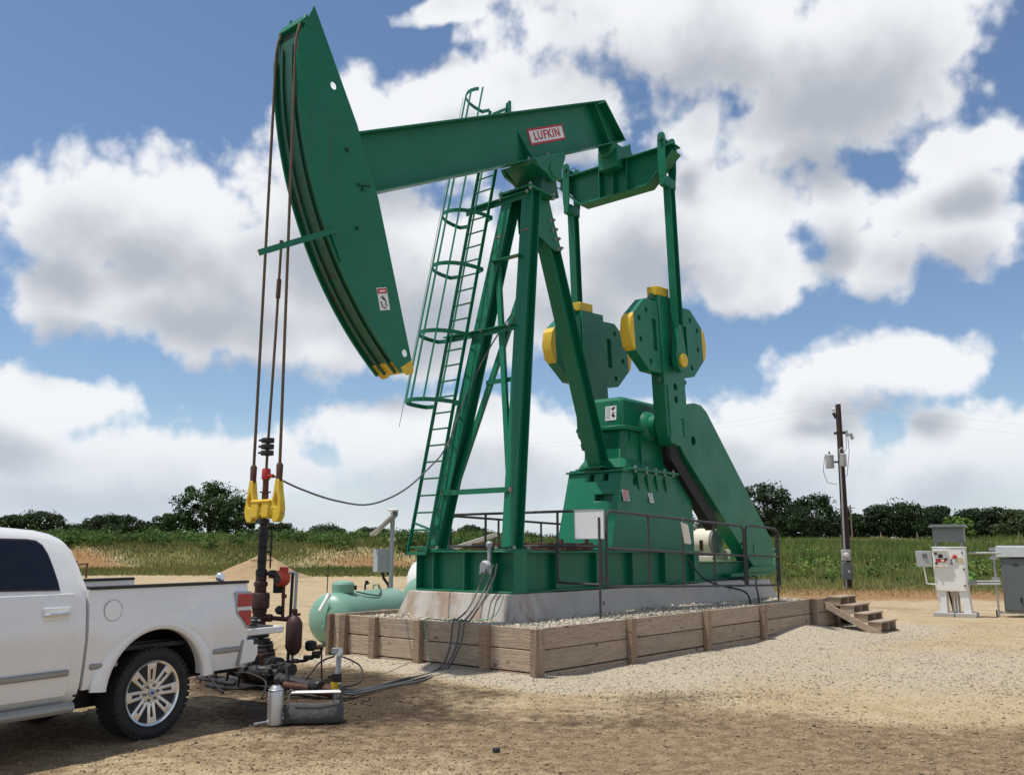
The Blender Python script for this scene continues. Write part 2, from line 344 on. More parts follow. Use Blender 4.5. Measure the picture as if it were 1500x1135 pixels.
# ================================================================== THE SETTING
def sst(a, b, x): t = np.clip((x-a)/(b-a), 0, 1); return t*t*(3-2*t)
def wav(x, y, s, k=0):      # cheap smooth value noise, about -1..1
    return (np.sin(x*s*1.0+1.3*k+np.sin(y*s*.7+k))+np.sin(y*s*1.13+2.1*k+np.sin(x*s*.9+2*k))+np.sin((x+y)*s*.61+k*3.7))/3
wx, wy = WELL.x, WELL.y; sA, cA = math.sin(A_), math.cos(A_)
def to_uv(x, y): dx, dy = x-wx, y-wy; return dx*sA+dy*cA, dx*cA-dy*sA
def edge(x): return 57-21*sst(-7, 7, x) + 1.6*wav(x, x*.3, .35, 2)
def wall_v(u): return 2.70+.022*(u-2.45)
def gh(x, y):
    x = np.asarray(x, float); y = np.asarray(y, float); d = np.maximum(y-edge(x), 0); t = sst(-7, 7, x)
    right = .026*d*sst(0, 10, d) - .02*np.maximum(y-150, 0)*sst(150, 200, y)
    left = .035*np.minimum(d, 8) + 1.55*sst(7, 13, d+1.2*wav(x, y, .4, 1)) + .018*np.maximum(d-10, 0) - .014*np.maximum(y-150, 0)*sst(150, 200, y)
    z = left*(1-t)+right*t
    z = z + .015*wav(x, y, 1.1, 3)*sst(5, 9, np.hypot(x, y)) + .008*wav(x, y, 4.3, 5) + d*.004*wav(x, y, .25, 7)
    u, v = to_uv(x, y); o = v-wall_v(u)
    heap = (.01+.17*np.exp(-((u-10.8)/1.3)**2)+.05*wav(u, u, .8, 4)*.5)*np.exp(-(o/.75)**2)*sst(2, 3.5, u)*sst(14.5, 12.5, u)
    of = 2.45-u; heap = heap + .06*np.exp(-(of/.6)**2)*sst(-1.8, -1, v)*sst(3.2, 2.6, v)
    return z + heap
def gz(x, y): return float(gh(x, y))
def masks(x, y):
    x = np.asarray(x, float); y = np.asarray(y, float); u, v = to_uv(x, y); o = v-wall_v(u); of = 2.45-u
    grav = np.maximum(sst(3.6, .3, o)*sst(1.2, 3.2, u)*sst(16, 13.5, u)*sst(-.8, -.3, o), sst(1.3, .2, of)*sst(-2.2, -1.5, v)*sst(4.4, 3.2, v)*sst(-.6, -.2, of))
    grav = np.maximum(grav, .60*sst(3.2, .6, np.hypot((x-6.0)/2.6, (y-13.6)/1.5)))
    dw = np.hypot((u-.2)/1.5, (v-.35)/2.2)
    wob = .30*wav(x, y, 1.3, 11)+.22*wav(x, y, 3.1, 4); ell = lambda cx, cy, rx, ry: np.hypot((x-cx)/rx, (y-cy)/ry)+wob
    stain = np.maximum(sst(1.35, .35, dw+.5*wob), sst(1.35, .35, ell(-1.75, 10.5, 1.9, 1.9)))
    stain = np.maximum(stain, .55*sst(1.4, .1, ell(2.3, 10.9, 2.6, .75))); stain = np.maximum(stain, .5*sst(1.4, .1, ell(.9, 9.4, 1.2, .6)))
    stain = np.maximum(stain, .36*sst(1.4, .1, ell(4.6, 12.6, 2.6, .5)))*(1-.7*sst(.3, .9, grav))
    d = y-edge(x); t = sst(-7, 7, x)
    soil = np.maximum(sst(-9.5, -2, d)*sst(8, 2, d)*t, sst(4, 6.5, d)*sst(15, 11, d)*(1-t)*np.clip(.34+1.2*wav(x, y*1.6, .27, 4), 0, 1))
    veg = np.maximum(sst(0, 5, d)*t, np.maximum(sst(-2.5, 2.0, d)*.8, sst(10, 15, d))*(1-t)*(1-.8*soil))
    fg = np.clip(sst(13.4, 8.4, y+.22*np.maximum(x, 0)+1.1*wav(x, y, .5, 6))*.82+.45*wav(x, y, .85, 9)+.25*wav(x, y, 2.1, 3), 0, 1)*(1-grav*.9)
    return np.stack([grav, stain, np.maximum(soil, 0), np.ones_like(x)], -1), veg, fg
def axis(dense, lo, hi, step, grow=1.09):
    a = list(np.arange(dense[0], dense[1]+1e-6, step)); s = step
    while a[-1] < hi: s *= grow; a.append(a[-1]+s)
    s = step; b = [a[0]]
    while b[-1] > lo: s *= grow; b.append(b[-1]-s)
    return np.array(b[:0:-1]+a)
gx = axis((-7, 12), -420, 420, .11, 1.07); gy = axis((5, 21), -60, 480, .11, 1.055)
X, Y = np.meshgrid(gx, gy); nx, ny = len(gx), len(gy)
mk, veg, fg = masks(X.ravel(), Y.ravel()); mk2 = mk.copy(); mk2[:, 3] = 1
ii = np.arange(nx*ny).reshape(ny, nx); qf = np.stack([ii[:-1, :-1], ii[:-1, 1:], ii[1:, 1:], ii[1:, :-1]], -1).reshape(-1, 4)
def ground_mat():
    m = bpy.data.materials.new('caliche_ground'); m.use_nodes = True; t = NT(m.node_tree); b = m.node_tree.nodes['Principled BSDF']
    co = t.n('ShaderNodeTexCoord').outputs['Object']
    a = t.n('ShaderNodeVertexColor', None, layer_name='mask'); a2 = t.n('ShaderNodeVertexColor', None, layer_name='mask2')
    s = t.n('ShaderNodeSeparateColor', {0: a.outputs[0]}); s2 = t.n('ShaderNodeSeparateColor', {0: a2.outputs[0]})
    nb = t.noise(co, 1.4, 7, .65).outputs['Fac']; nm = t.noise(co, 6, 6, .65).outputs['Fac']; nf = t.noise(co, 38, 4, .6).outputs['Fac']
    pz = t.math('ADD', t.math('MULTIPLY', t.math('SUBTRACT', nm, .5), .9), t.math('MULTIPLY', t.math('SUBTRACT', nb, .5), .7))
    def msk(v, lo=.32, hi=.68): return t.ss(t.math('ADD', v, pz), lo, hi)
    c = t.mix(t.ss(nb, .35, .68), (.43, .345, .22), (.37, .275, .155))
    fgc = t.mix(t.ss(nm, .36, .66), (.27, .197, .118), (.165, .113, .064))
    c = t.mix(msk(s2.outputs[1], .1, .95), c, fgc)
    c = t.mix(msk(s.outputs[0], .2, .75), c, t.mix(nf, (.355, .302, .222), (.475, .41, .312)))
    c = t.mix(t.math('MULTIPLY', msk(s.outputs[1], .2, .95), .93), c, t.mix(nm, (.064, .041, .026), (.028, .019, .013)))
    c = t.mix(msk(s.outputs[2], .3, .7), c, t.mix(nm, (.30, .155, .07), (.24, .15, .07)))
    c = t.mix(msk(s2.outputs[0], .35, .7), c, t.mix(nm, (.12, .15, .045), (.24, .21, .09)))
    peb = t.n('ShaderNodeTexVoronoi', {'Vector': co, 'Scale': 70.}, feature='F1')
    hs = t.n('ShaderNodeHueSaturation', {'Color': c, 'Value': t.lin(t.n('ShaderNodeSeparateColor', {0: peb.outputs['Color']}).outputs[0], 0, 1, .70, 1.30)}).outputs[0]
    c = t.mix(t.ss(nf, .64, .8, 0, .3), hs, t.mix(.5, c, (.12, .09, .06)))
    m.node_tree.links.new(c, b.inputs['Base Color']); b.inputs['Roughness'].default_value = .95; b.inputs['Specular IOR Level'].default_value = .15
    hgt = t.math('ADD', t.math('MULTIPLY', peb.outputs['Distance'], -1.), t.math('ADD', nf, t.math('MULTIPLY', nm, 2.)))
    bn = t.n('ShaderNodeBump', {'Height': hgt, 'Strength': .28, 'Distance': .012}); m.node_tree.links.new(bn.outputs[0], b.inputs['Normal'])
    return m
gv = np.stack([X.ravel(), Y.ravel(), gh(X.ravel(), Y.ravel())], -1)
ground = raw_mesh('ground', gv, qf, ground_mat(), mk2, True)
a2 = ground.data.color_attributes.new('mask2', 'FLOAT_COLOR', 'POINT')
a2.data.foreach_set('color', np.stack([veg, fg, 0*fg, 0*fg+1], -1).astype(np.float32).ravel())
ground['kind'] = 'structure'; ground['label'] = 'pale caliche pad with brown gravel and grassy field beyond'; ground['category'] = 'ground'
# ---- loose stones, real geometry
def attr_mat(name, rough=.9, trans=0., bump=0):
    m = bpy.data.materials.new(name); m.use_nodes = True; t = NT(m.node_tree); b = m.node_tree.nodes['Principled BSDF']
    a = t.n('ShaderNodeVertexColor', None, layer_name='mask'); m.node_tree.links.new(a.outputs[0], b.inputs['Base Color'])
    b.inputs['Roughness'].default_value = rough; b.inputs['Specular IOR Level'].default_value = .2
    if trans:
        tr = t.n('ShaderNodeBsdfTranslucent', {0: a.outputs[0]}); mxs = t.n('ShaderNodeMixShader', {0: trans, 1: b.outputs[0], 2: tr.outputs[0]})
        m.node_tree.links.new(mxs.outputs[0], m.node_tree.nodes['Material Output'].inputs[0])
    return m
OCT = np.array([(1,0,0),(-1,0,0),(0,1,0),(0,-1,0),(0,0,1),(0,0,-1)], float)
OF = np.array([(0,2,4),(2,1,4),(1,3,4),(3,0,4),(2,0,5),(1,2,5),(3,1,5),(0,3,5)])
def stones(name, px, py, pz_, size, col, mt):
    n = len(px); sc = size[:, None]*rng.uniform(.6, 1.15, (n, 3))*np.array([1, 1, .62]); ang = rng.uniform(0, 6.283, n)
    v = OCT[None]*sc[:, None]*rng.uniform(.75, 1.2, (n, 6, 1)); c, s = np.cos(ang)[:, None], np.sin(ang)[:, None]
    x = v[..., 0]*c-v[..., 1]*s; y = v[..., 0]*s+v[..., 1]*c; tilt = rng.uniform(-.5, .5, (n, 1))
    v = np.stack([x+px[:, None], y+py[:, None], v[..., 2]+tilt*x*.6+(pz_+size*.22)[:, None]], -1)
    f = (OF[None]+6*np.arange(n)[:, None, None]).reshape(-1, 3)
    ca = np.repeat(np.concatenate([col, np.ones((n, 1))], 1), 6, 0)
    return raw_mesh(name, v.reshape(-1, 3), f, mt, ca)
stone_m = attr_mat('stone')
N = 190000
sy = 5.6+15*rng.random(N)**1.55; sx_ = rng.uniform(-.62, .66, N)*(sy+.4)
mk_, vg_, fg_ = masks(sx_, sy); u_, v_ = to_uv(sx_, sy)
keep = ~((u_ > 2.40) & (v_ < wall_v(u_)+.05) & (v_ > -1.6) & (u_ < 13)) & (rng.random(N) < np.clip(.35+.6*mk_[:, 0]+.30*wav(sx_, sy, 1.7, 2), .1, 1))
sx_, sy, mk_, fg_ = sx_[keep], sy[keep], mk_[keep], fg_[keep]; n = len(sx_)
white = np.array([.44, .39, .305])*rng.uniform(.6, 1.2, (n, 1)); brown = np.array([.25, .182, .108])*rng.uniform(.65, 1.45, (n, 1))
wgt = np.clip(mk_[:, 0]*1.1+rng.uniform(-.25, .22, n)+.12*(rng.random(n) < .12), 0, 1)[:, None]
colr = brown*(1-wgt)+white*wgt; pale = (fg_ < .4)[:, None]*(1-wgt); colr = colr*(1-pale*.7)+np.array([.40, .315, .195])*rng.uniform(.7, 1.15, (n, 1))*pale*.7
colr = colr*(1-.80*np.clip(mk_[:, 1:2], 0, 1))
st = stones('loose_gravel', sx_, sy, gh(sx_, sy), rng.gamma(1.3, .0034, n)+.0035, colr, stone_m)
tag(st, 'loose tan and white gravel scattered over the pad', 'gravel', kind='stuff')
# ---- gravel fill behind the timber wall
def fill_h(u, v): return .585+.02*wav(u, v, 1.4, 2)+.012*wav(u, v, 4.1, 6)-.03*sst(9, 13, u)
fu = np.linspace(2.46, 14.2, 110); fv = np.linspace(-1.40, 1, 60); FU, T_ = np.meshgrid(fu, np.linspace(0, 1, 60))
FV = -1.40+(wall_v(FU)-.03+1.40)*T_
FX = wx+FU*sA+FV*cA; FY = wy+FU*cA-FV*sA; jj = np.arange(110*60).reshape(60, 110)
fz = fill_h(FU, FV); fz = np.where(FU > 12.7, fz-(FU-12.7)*.38, fz)
fill = raw_mesh('gravel_fill', np.stack([FX.ravel(), FY.ravel(), fz.ravel()], -1), np.stack([jj[:-1, :-1], jj[:-1, 1:], jj[1:, 1:], jj[1:, :-1]], -1).reshape(-1, 4),
    mat('white_gravel_bed', (.36, .325, .26), .95, var=.3, vscale=30, bump=.8, bscale=45, spec=.15), None, True)
fill['kind'] = 'structure'; fill['label'] = 'white gravel fill behind the timber retaining wall'; fill['category'] = 'gravel'
n = 26000; su = 2.5+10.4*rng.random(n); sv = -1.38+(wall_v(su)-.06+1.38)*rng.random(n)
ok = ~((su > 3.75) & (np.abs(sv) < 1.12)); su, sv = su[ok], sv[ok]; n = len(su)
c_ = np.array([.48, .43, .34])*rng.uniform(.62, 1.2, (n, 1))
fs_ = stones('fill_stones', wx+su*sA+sv*cA, wy+su*cA-sv*sA, fill_h(su, sv), rng.gamma(3, .005, n)+.007, c_, stone_m)
tag(fs_, 'white crushed stones lying on the raised gravel fill', 'gravel', kind='stuff')
# ---- sand mound at the far edge of the pad
mu = MB(); c0 = on_z(382, 846, 0); nr, na = 14, 36; vs = [(0, 0, 1.30)]
for i in range(1, nr+1):
    for k in range(na):
        a = 2*math.pi*k/na; r = i/nr; h = 1.30*max(0, 1-r)**1.05*(1+.16*math.sin(3*a+5*r)) - .05*r + .03*math.sin(9*a+i)
        vs.append((r*2.9*math.cos(a)*(1+.12*math.sin(2*a)), r*2.2*math.sin(a), h))
mu.add(vs, [(0, 1+k, 1+(k+1) % na) for k in range(na)]+[(1+i*na+k, 1+(i+1)*na+k, 1+(i+1)*na+(k+1) % na, 1+i*na+(k+1) % na) for i in range(nr-1) for k in range(na)])
mo = mu.build('sand_mound', mat('piled_sand', (.36, .255, .15), .95, var=.2, vscale=4, bump=.6, bscale=9, spec=.1), smooth=60, loc=(c0.x, c0.y, gz(c0.x, c0.y)))
tag(mo, 'mound of tan sand piled at the far edge of the pad behind the wellhead', 'sand mound')
# ---- grass and scrub
leaf_m = attr_mat('grass_blades', .8, .25)
def blades(name, bx, by, h, wd, col, lean=.35):
    n = len(bx); bz = gh(bx, by)-.03; a = rng.uniform(0, 6.283, n); l = rng.uniform(0, lean, n)*h; b2 = rng.uniform(0, 6.283, n)
    dx, dy = np.cos(a)*wd/2, np.sin(a)*wd/2; tx, ty = np.cos(b2)*l, np.sin(b2)*l
    v = np.stack([np.stack([bx-dx, by-dy, bz], -1), np.stack([bx+dx, by+dy, bz], -1),
                  np.stack([bx+dx*.8+tx*.35, by+dy*.8+ty*.35, bz+h*.6], -1), np.stack([bx-dx*.8+tx*.35, by-dy*.8+ty*.35, bz+h*.6], -1),
                  np.stack([bx+tx, by+ty, bz+h], -1)], 1)
    i0 = 5*np.arange(n)[:, None]; f = np.concatenate([i0+np.array([[0, 1, 2]]), i0+np.array([[0, 2, 3]]), i0+np.array([[3, 2, 4]])])
    sh = np.repeat(np.concatenate([col, np.ones((n, 1))], 1), 5, 0)
    return raw_mesh(name, v.reshape(-1, 3), f, leaf_m, sh)
def patch(x, y): return np.clip(.5+.6*wav(x, y, .13, 3)+.5*wav(x, y, .45, 8)+.3*wav(x, y, 1.1, 5), 0, 1)
N = 190000
yy = 33+100*rng.random(N)**1.9; xx = 4+rng.random(N)*(.66*yy-2); e_ = edge(xx); d_ = yy-e_
p_ = patch(xx, yy); kp = (rng.random(N) < sst(-2.5, 6, d_)*.9+.03*sst(-5, -2, d_))
xx, yy, d_, p_ = xx[kp], yy[kp], d_[kp], p_[kp]; n = len(xx); far_ = sst(6, 20, d_)
hh = (.14+.26*sst(0, 9, d_)+.62*far_*p_**1.5)*rng.uniform(.5, 1.3, n)
green = np.array([.27, .28, .085]); dgreen = np.array([.135, .19, .05]); dry = np.array([.30, .28, .11])
q = np.clip(.15+far_*.75+.75*(p_-.5)+rng.uniform(-.35, .35, n), 0, 1)[:, None]
cl = dry*(1-q)+(green*(1-p_[:, None])+dgreen*p_[:, None])*q; cl *= rng.uniform(.6, 1.45, (n, 1))
tag(blades('field_grass', xx, yy, hh, .028*(yy/40)*rng.uniform(.7, 1.6, n), cl), 'tall green weeds and dry grass in the field behind the pad', 'grass', kind='stuff')
N = 70000; xx = 5-rng.random(N)*48; yy = edge(xx)-2.5+16*rng.random(N); mm = masks(xx, yy)[0][:, 2]; kp = rng.random(N) < (1-.93*np.clip(mm*1.3, 0, 1))*np.clip(.25+.5*patch(xx, yy)+.25*sst(0, 3, yy-edge(xx)), 0, 1)*sst(-2.5, .5, yy-edge(xx))
xx, yy = xx[kp], yy[kp]; n = len(xx); p_ = patch(xx*1.7, yy*1.7)[:, None]
cl = (np.array([.30, .27, .10])*(1-p_)+np.array([.14, .19, .05])*p_)*rng.uniform(.6, 1.35, (n, 1))
tag(blades('slope_grass', xx, yy, rng.uniform(.12, .42, n), .045*rng.uniform(.7, 1.6, n), cl), 'yellow green grass tufts on the slope of the low red bank', 'grass', kind='stuff')
N = 140000
yy = 52+85*rng.random(N)**1.6; xx = 6-rng.random(N)*(.84*yy+8); d_ = yy-edge(xx); p_ = patch(xx, yy)
kp = rng.random(N) < (sst(-3, 2, d_)*.75*(1-.85*masks(xx, yy)[0][:, 2])+sst(9, 15, d_))
xx, yy, d_, p_ = xx[kp], yy[kp], d_[kp], p_[kp]; n = len(xx); far_ = sst(10, 18, d_)
hh = (.26+.75*far_*p_)*rng.uniform(.55, 1.25, n); q = np.clip(far_*.95+.45*(p_-.45)+rng.uniform(-.3, .3, n), 0, 1)[:, None]
cl = np.array([.26, .25, .09])*(1-q)+(green*(1-p_[:, None])+dgreen*p_[:, None])*q; cl *= rng.uniform(.6, 1.4, (n, 1))
tag(blades('bank_grass', xx, yy, hh, .03*(yy/40)*rng.uniform(.7, 1.6, n), cl), 'grass and weeds on the low red bank behind the wellhead', 'grass', kind='stuff')
def leaves(cen, rad3, cnt, size, col, up=.25):
    """leaf-sized quads through clumps; cen (k,3), rad3 (k,3)"""
    k = len(cen); id_ = np.repeat(np.arange(k), cnt); n = len(id_); d = rng.normal(0, 1, (n, 3)); d /= np.linalg.norm(d, axis=1)[:, None]
    r = rng.random(n)**.45; p = cen[id_]+d*rad3[id_]*r[:, None]
    nrm = d*.7+rng.normal(0, .6, (n, 3))+np.array([0, 0, up]); nrm /= np.linalg.norm(nrm, axis=1)[:, None]
    t = np.cross(nrm, rng.normal(0, 1, (n, 3))); t /= np.linalg.norm(t, axis=1)[:, None]; b = np.cross(nrm, t); s = (size*rng.uniform(.55, 1.35, n))[:, None]
    v = np.stack([p-t*s*.5, p+b*s*.34, p+t*s*.5, p-b*s*.34], 1).reshape(-1, 3); f = np.arange(4*n).reshape(-1, 4)
    ca = np.repeat(np.concatenate([col[id_]*rng.uniform(.6, 1.4, (n, 1)), np.ones((n, 1))], 1), 4, 0)
    return v, f, ca
k = 900; by = 62+70*rng.random(k)**1.3; bx = 5-rng.random(k)*(.64*by+6); d_ = by-edge(bx); kp = (d_ > 11) & (rng.random(k) < .35+.65*patch(bx, by)); bx, by = bx[kp], by[kp]; k = len(bx)
bh = rng.uniform(.45, 1.25, k); cen = np.stack([bx, by, gh(bx, by)+bh*.55], -1)
v, f, ca = leaves(cen, np.stack([bh*1.0, bh*1.0, bh*.62], -1), 70, .26, np.array([.062, .115, .028])*rng.uniform(.7, 1.4, (k, 1)))
sc = raw_mesh('scrub', v, f, leaf_m, ca); tag(sc, 'low green scrub growing along the top of the red bank', 'scrub', kind='stuff')
k = 1500; by = 41+75*rng.random(k)**1.3; bx = 6+rng.random(k)*(.62*by-4); d_ = by-edge(bx); kp = (d_ > 4) & (rng.random(k) < .15+patch(bx*1.4, by*1.4)*sst(3, 14, d_)); bx, by = bx[kp], by[kp]; k = len(bx)
bh = rng.uniform(.2, .62, k); cen = np.stack([bx, by, gh(bx, by)+bh*.6], -1)
v, f, ca = leaves(cen, np.stack([bh*1.2, bh*1.2, bh*.7], -1), 60, .2, np.array([.105, .175, .04])*rng.uniform(.55, 1.6, (k, 1))*np.stack([rng.uniform(.8, 1.4, k), np.ones(k), np.ones(k)], -1))
sc = raw_mesh('weed_clumps', v, f, leaf_m, ca); tag(sc, 'leafy green weed clumps dotted through the field beyond the cabinets', 'weeds', kind='stuff')
# ---- trees
bark = mat('bark', (.07, .05, .035), .9, var=.3, vscale=3, bump=.3)
crown_m = attr_mat('tree_leaves', .75, .18)
def tree(px, ytop, ybase, wpx, Yd, label, tint=(.026, .046, .014), shape=1., seed=1, low=.22, gap=1.):
    c = on_y(px, ybase, Yd); zb = gz(c.x, c.y); top = on_y(px, ytop, Yd).z; H = max(top-zb, 2.); R_ = wpx/2/F_PX*Yd/math.cos(PITCH)
    rs = random.Random(seed); root = thing('oak_tree', label, 'tree', (c.x, c.y, zb), 0, 'trees behind the field')
    tr = MB(); trunk_top = V3((rs.uniform(-.3, .3), rs.uniform(-.3, .3), H*.38)); rt = .028*H+.08
    tr.tube([(0, 0, -.3), (rs.uniform(-.1, .1), 0, H*.18), trunk_top], [rt*1.25, rt, rt*.8], 8)
    cens, rads = [], []; nb = int(30+14*shape)
    for i in range(nb):
        a = 2*math.pi*i*.618+rs.uniform(-.3, .3); e = (i+.5)/nb; hz = low+(1-low)*(e**.8); rr = math.sqrt(max(0, 1-((hz-.52)/.55)**2))*rs.uniform(.35, 1.15)
        p = V3((math.cos(a)*R_*rr*.86, math.sin(a)*R_*rr*.86, H*(hz*.86)))
        s = R_*rs.choice((.15, .2, .26, .36))*rs.uniform(.85, 1.15)*gap; cens.append(p); rads.append((s, s, s*rs.uniform(.55, .8)))
        if i % 2 == 0: mid = trunk_top.lerp(p, .5)+V3((0, 0, -.04*H)); tr.tube([trunk_top-V3((0, 0, rs.uniform(.05, .3)*H*.4)), mid, p], [rt*.5, rt*.3, .03], 5)
    cens.append(V3((0, 0, H*.93-.2))); rads.append((R_*.3, R_*.3, H*.09))
    tr.build('trunk', bark, root, smooth=60)
    cn = np.array([tuple(q) for q in cens]); rd = np.array(rads); k = len(cn)
    cc = np.array(tint)*1.45*np.array([[rs.uniform(.7, 1.35)] for _ in range(k)])
    v, f, ca = leaves(cn, rd, 165, .0105*H+.34, cc, .5)
    cr = raw_mesh('crown', v, f, crown_m, ca); cr.parent = root
    return root
TREES = [
 (18,751,779,46,165,'small dark tree at the left edge of the frame above the truck roof',(.030,.045,.018)),
 (58,747,780,70,165,'broad dark tree just above the back of the white truck cab',(.026,.042,.015)),
 (118,768,780,60,172,'low flat tree right of the truck cab roof on the skyline',(.028,.045,.018)),
 (164,752,780,82,160,'ragged spreading tree between the truck cab and the tall oak on the left',(.028,.045,.017)),
 (216,763,780,48,165,'small rounded tree left of the tall oak group on the left skyline',(.030,.050,.017)),
 (254,750,780,66,158,'dense mid-sized tree at the left foot of the tall oak',(.026,.052,.014)),
 (306,702,781,100,160,'tallest oak on the left skyline, left of the yellow carrier bar',(.025,.050,.013)),
 (346,726,781,74,156,'full round oak at the right foot of the tall oak behind the yellow hanger',(.023,.045,.013)),
 (405,765,781,52,170,'low distant tree right of the wellhead on the left skyline',(.030,.045,.018)),
 (478,770,782,60,176,'faint low tree on the skyline left of the solar panel',(.034,.048,.024)),
 (545,774,782,48,178,'faintest low tree on the skyline just behind the tilted solar panel',(.034,.048,.024)),
 (690,770,782,40,172,'small distant tree seen between the two front legs of the pump',(.032,.048,.02)),
 (1122,706,780,104,150,'tall dark oak rising right behind the slanted belt guard',(.020,.036,.013)),
 (1068,736,780,70,158,'dark tree half hidden behind the belt guard',(.020,.036,.013)),
 (1196,722,780,90,152,'dark rounded oak just left of the utility pole',(.020,.036,.013)),
 (1160,745,781,64,146,'low dark tree filling the gap between the two oaks left of the utility pole',(.022,.038,.014)),
 (1252,750,781,56,156,'low dark tree just right of the utility pole',(.022,.038,.014)),
 (1292,737,781,60,154,'spindly dark tree second to the right of the utility pole',(.024,.038,.016)),
 (1324,734,781,84,152,'wide dark oak midway between the utility pole and the white cabinet',(.021,.037,.014)),
 (1377,738,781,72,155,'dark oak standing directly behind the white cabinet roof',(.021,.037,.014)),
 (1404,754,782,44,132,'bright green bushy tree behind the right side of the cabinet hood',(.075,.125,.025)),
 (1430,742,781,60,158,'dark tree just right of the bright green bushy tree',(.022,.038,.015)),
 (1466,741,781,70,156,'dark tree behind the grey transformer cabinet',(.022,.038,.015)),
 (1496,744,784,66,140,'olive green tree at the right edge of the frame',(.040,.058,.022)),
]
for i, (px, yt, yb, wp, Yd, lab, tint) in enumerate(TREES):
    tree(px, yt, yb, wp, Yd, lab, tint, 1.2 if wp > 80 else .7, seed=i+3, low=.06 if px > 1000 else .14, gap=1.15 if px > 1000 else .95)
# far wood behind them that reads as one dark mass
def wood(name, x0, x1, Yd, hlo, hhi, cnt, tint, label):
    k = cnt; pxs = rng.uniform(x0, x1, k); wxs = (pxs-750)/F_PX*Yd; hts = rng.uniform(hlo, hhi, k); ys = Yd+rng.uniform(-5, 12, k)
    rz = hts*.5; v, f, ca = leaves(np.stack([wxs, ys, gh(wxs, ys)+rz*rng.uniform(.5, 1.1, k)], -1), np.stack([rng.uniform(1.2, 2.6, k), rng.uniform(1.2, 2, k), rz*.9], -1), 110, .42, np.array(tint)*rng.uniform(.7, 1.3, (k, 1)), .5)
    return tag(raw_mesh(name, v, f, crown_m, ca), label, 'woods', kind='stuff')
wood('distant_woods', 1010, 1900, 166, 3.4, 6.2, 320, (.029, .048, .020), 'distant dark wood closing the field on the right')
wood('distant_thicket', -420, 1010, 180, .5, 1.7, 210, (.030, .046, .020), 'distant low thicket along the skyline on the left')
# thin fence posts at the far side of the field
pm = MB().tube([(0, 0, -.2), (0, 0, 1.55)], .06, 6).add([], [])
base = None
for px, lab in ((1100, 'thin weathered fence post left of the utility pole in the field'), (1290, 'thin weathered fence post between utility pole and cabinet'), (1343, 'thin weathered fence post just left of the white cabinet'), (1492, 'thin weathered fence post at the right edge of the field')):
    c = on_y(px, 780, 104)
    t_ = thing('fence_post', lab, 'fence post', (c.x, c.y, gz(c.x, c.y)), 0, 'fence posts at the far side of the field')
    if base is None:
        base = MB().tube([(0, 0, -.2), (.03, 0, .8), (.02, 0, 1.75)], [.09, .08, .07], 7).build('post', 'post', t_); wire = MB().tube([(0, .06, 1.55), (0, -.06, 1.55)], .03, 5).build('staple', 'steel', t_)
    else: inst(base, t_); inst(wire, t_)
# ================================================================== PUMPJACK
pump = thing('pumpjack', 'green beam pump with tilted horsehead, ladder and counterweights on a concrete block', 'pumpjack', WELL, PRZ)
def q(u, v, z): return V3((u, -v, z))
BOLT = hexbolt().build('bolt', 'boltsteel', pump)     # first bolt, moved below
_first = [True]
def bolt(par, p, axis):
    rot = V3(axis).to_track_quat('Z', 'Y').to_euler()
    if _first[0]: _first[0] = False; BOLT.parent = par; BOLT.location = p; BOLT.rotation_euler = rot; return BOLT
    return inst(BOLT, par, p, rot)
# ---- skid
sk = MB().ibeam(q(4.09, 1.085, 1.333), q(4.09, -1.085, 1.333), .667, .33, .028, .02).build('front_skid_beam', 'green', pump, .004)
for v in (-.72, .0, .62):
    MB().box((3.95, -v-.009, 1.03), (4.075, -v+.009, 1.637)).build('stiffener', 'green', sk)
MB().box((3.925, -1.103, 1.0), (4.255, -1.085, 1.668)).build('end_plate', 'green', sk, .003); MB().box((3.925, 1.085, 1.0), (4.255, 1.103, 1.668)).build('end_plate', 'green', sk, .003)
for v in (-1, 1):
    b = MB().ibeam(q(4.257, v*.93, 1.33), q(10.32, v*.93, 1.33), .654, .26, .028, .02)
    o = b.build('side_skid_beam', 'green', pump, .004)
    for u in (5.1, 6.3, 7.5, 8.7, 9.9): MB().box((u-.009, -v*.94-.115, 1.04), (u+.009, -v*.94+.115, 1.62)).build('stiffener', 'green', o)
for v in (-.55, .62): MB().ibeam(q(10.33, v, 1.21), q(13.3, v, 1.21), .40, .22, .022, .016).build('rear_skid_beam', 'green', pump, .004)
MB().box((10.33, -.62, 1.40), (12.2, .6, 1.425)).build('deck_plate', 'plank', pump)
MB().box((12.0, -.85, 1.05), (14.35, .55, 1.14)).build('motor_slide', 'green', pump, .01)
MB().prism([(12.7, 1.14), (14.5, 1.14), (14.75, 1.26), (14.6, 1.32), (13.0, 1.27)], -.88, -.50).build('belt_tray', 'green', pump, .01)
MB().tube([q(14.62, .70, 1.28), q(14.85, .70, 1.62)], .022, 8).tube([q(14.85, .64, 1.62), q(14.85, .76, 1.70)], .05, 8).build('brake_lever', 'green', pump)
for u in (5.35, 6.15): MB().box((u-.06, -1.05, 1.672), (u+.06, 1.05, 1.80)).build('sleeper', 'rust', pump, .006)
for u, v in ((7.0, .35), (7.0, -.25), (10.8, .75)): MB().box((u-.03, -v-.03, 1.66), (u+.03, -v+.03, 1.88)).build('rust_stub', 'rust', pump)
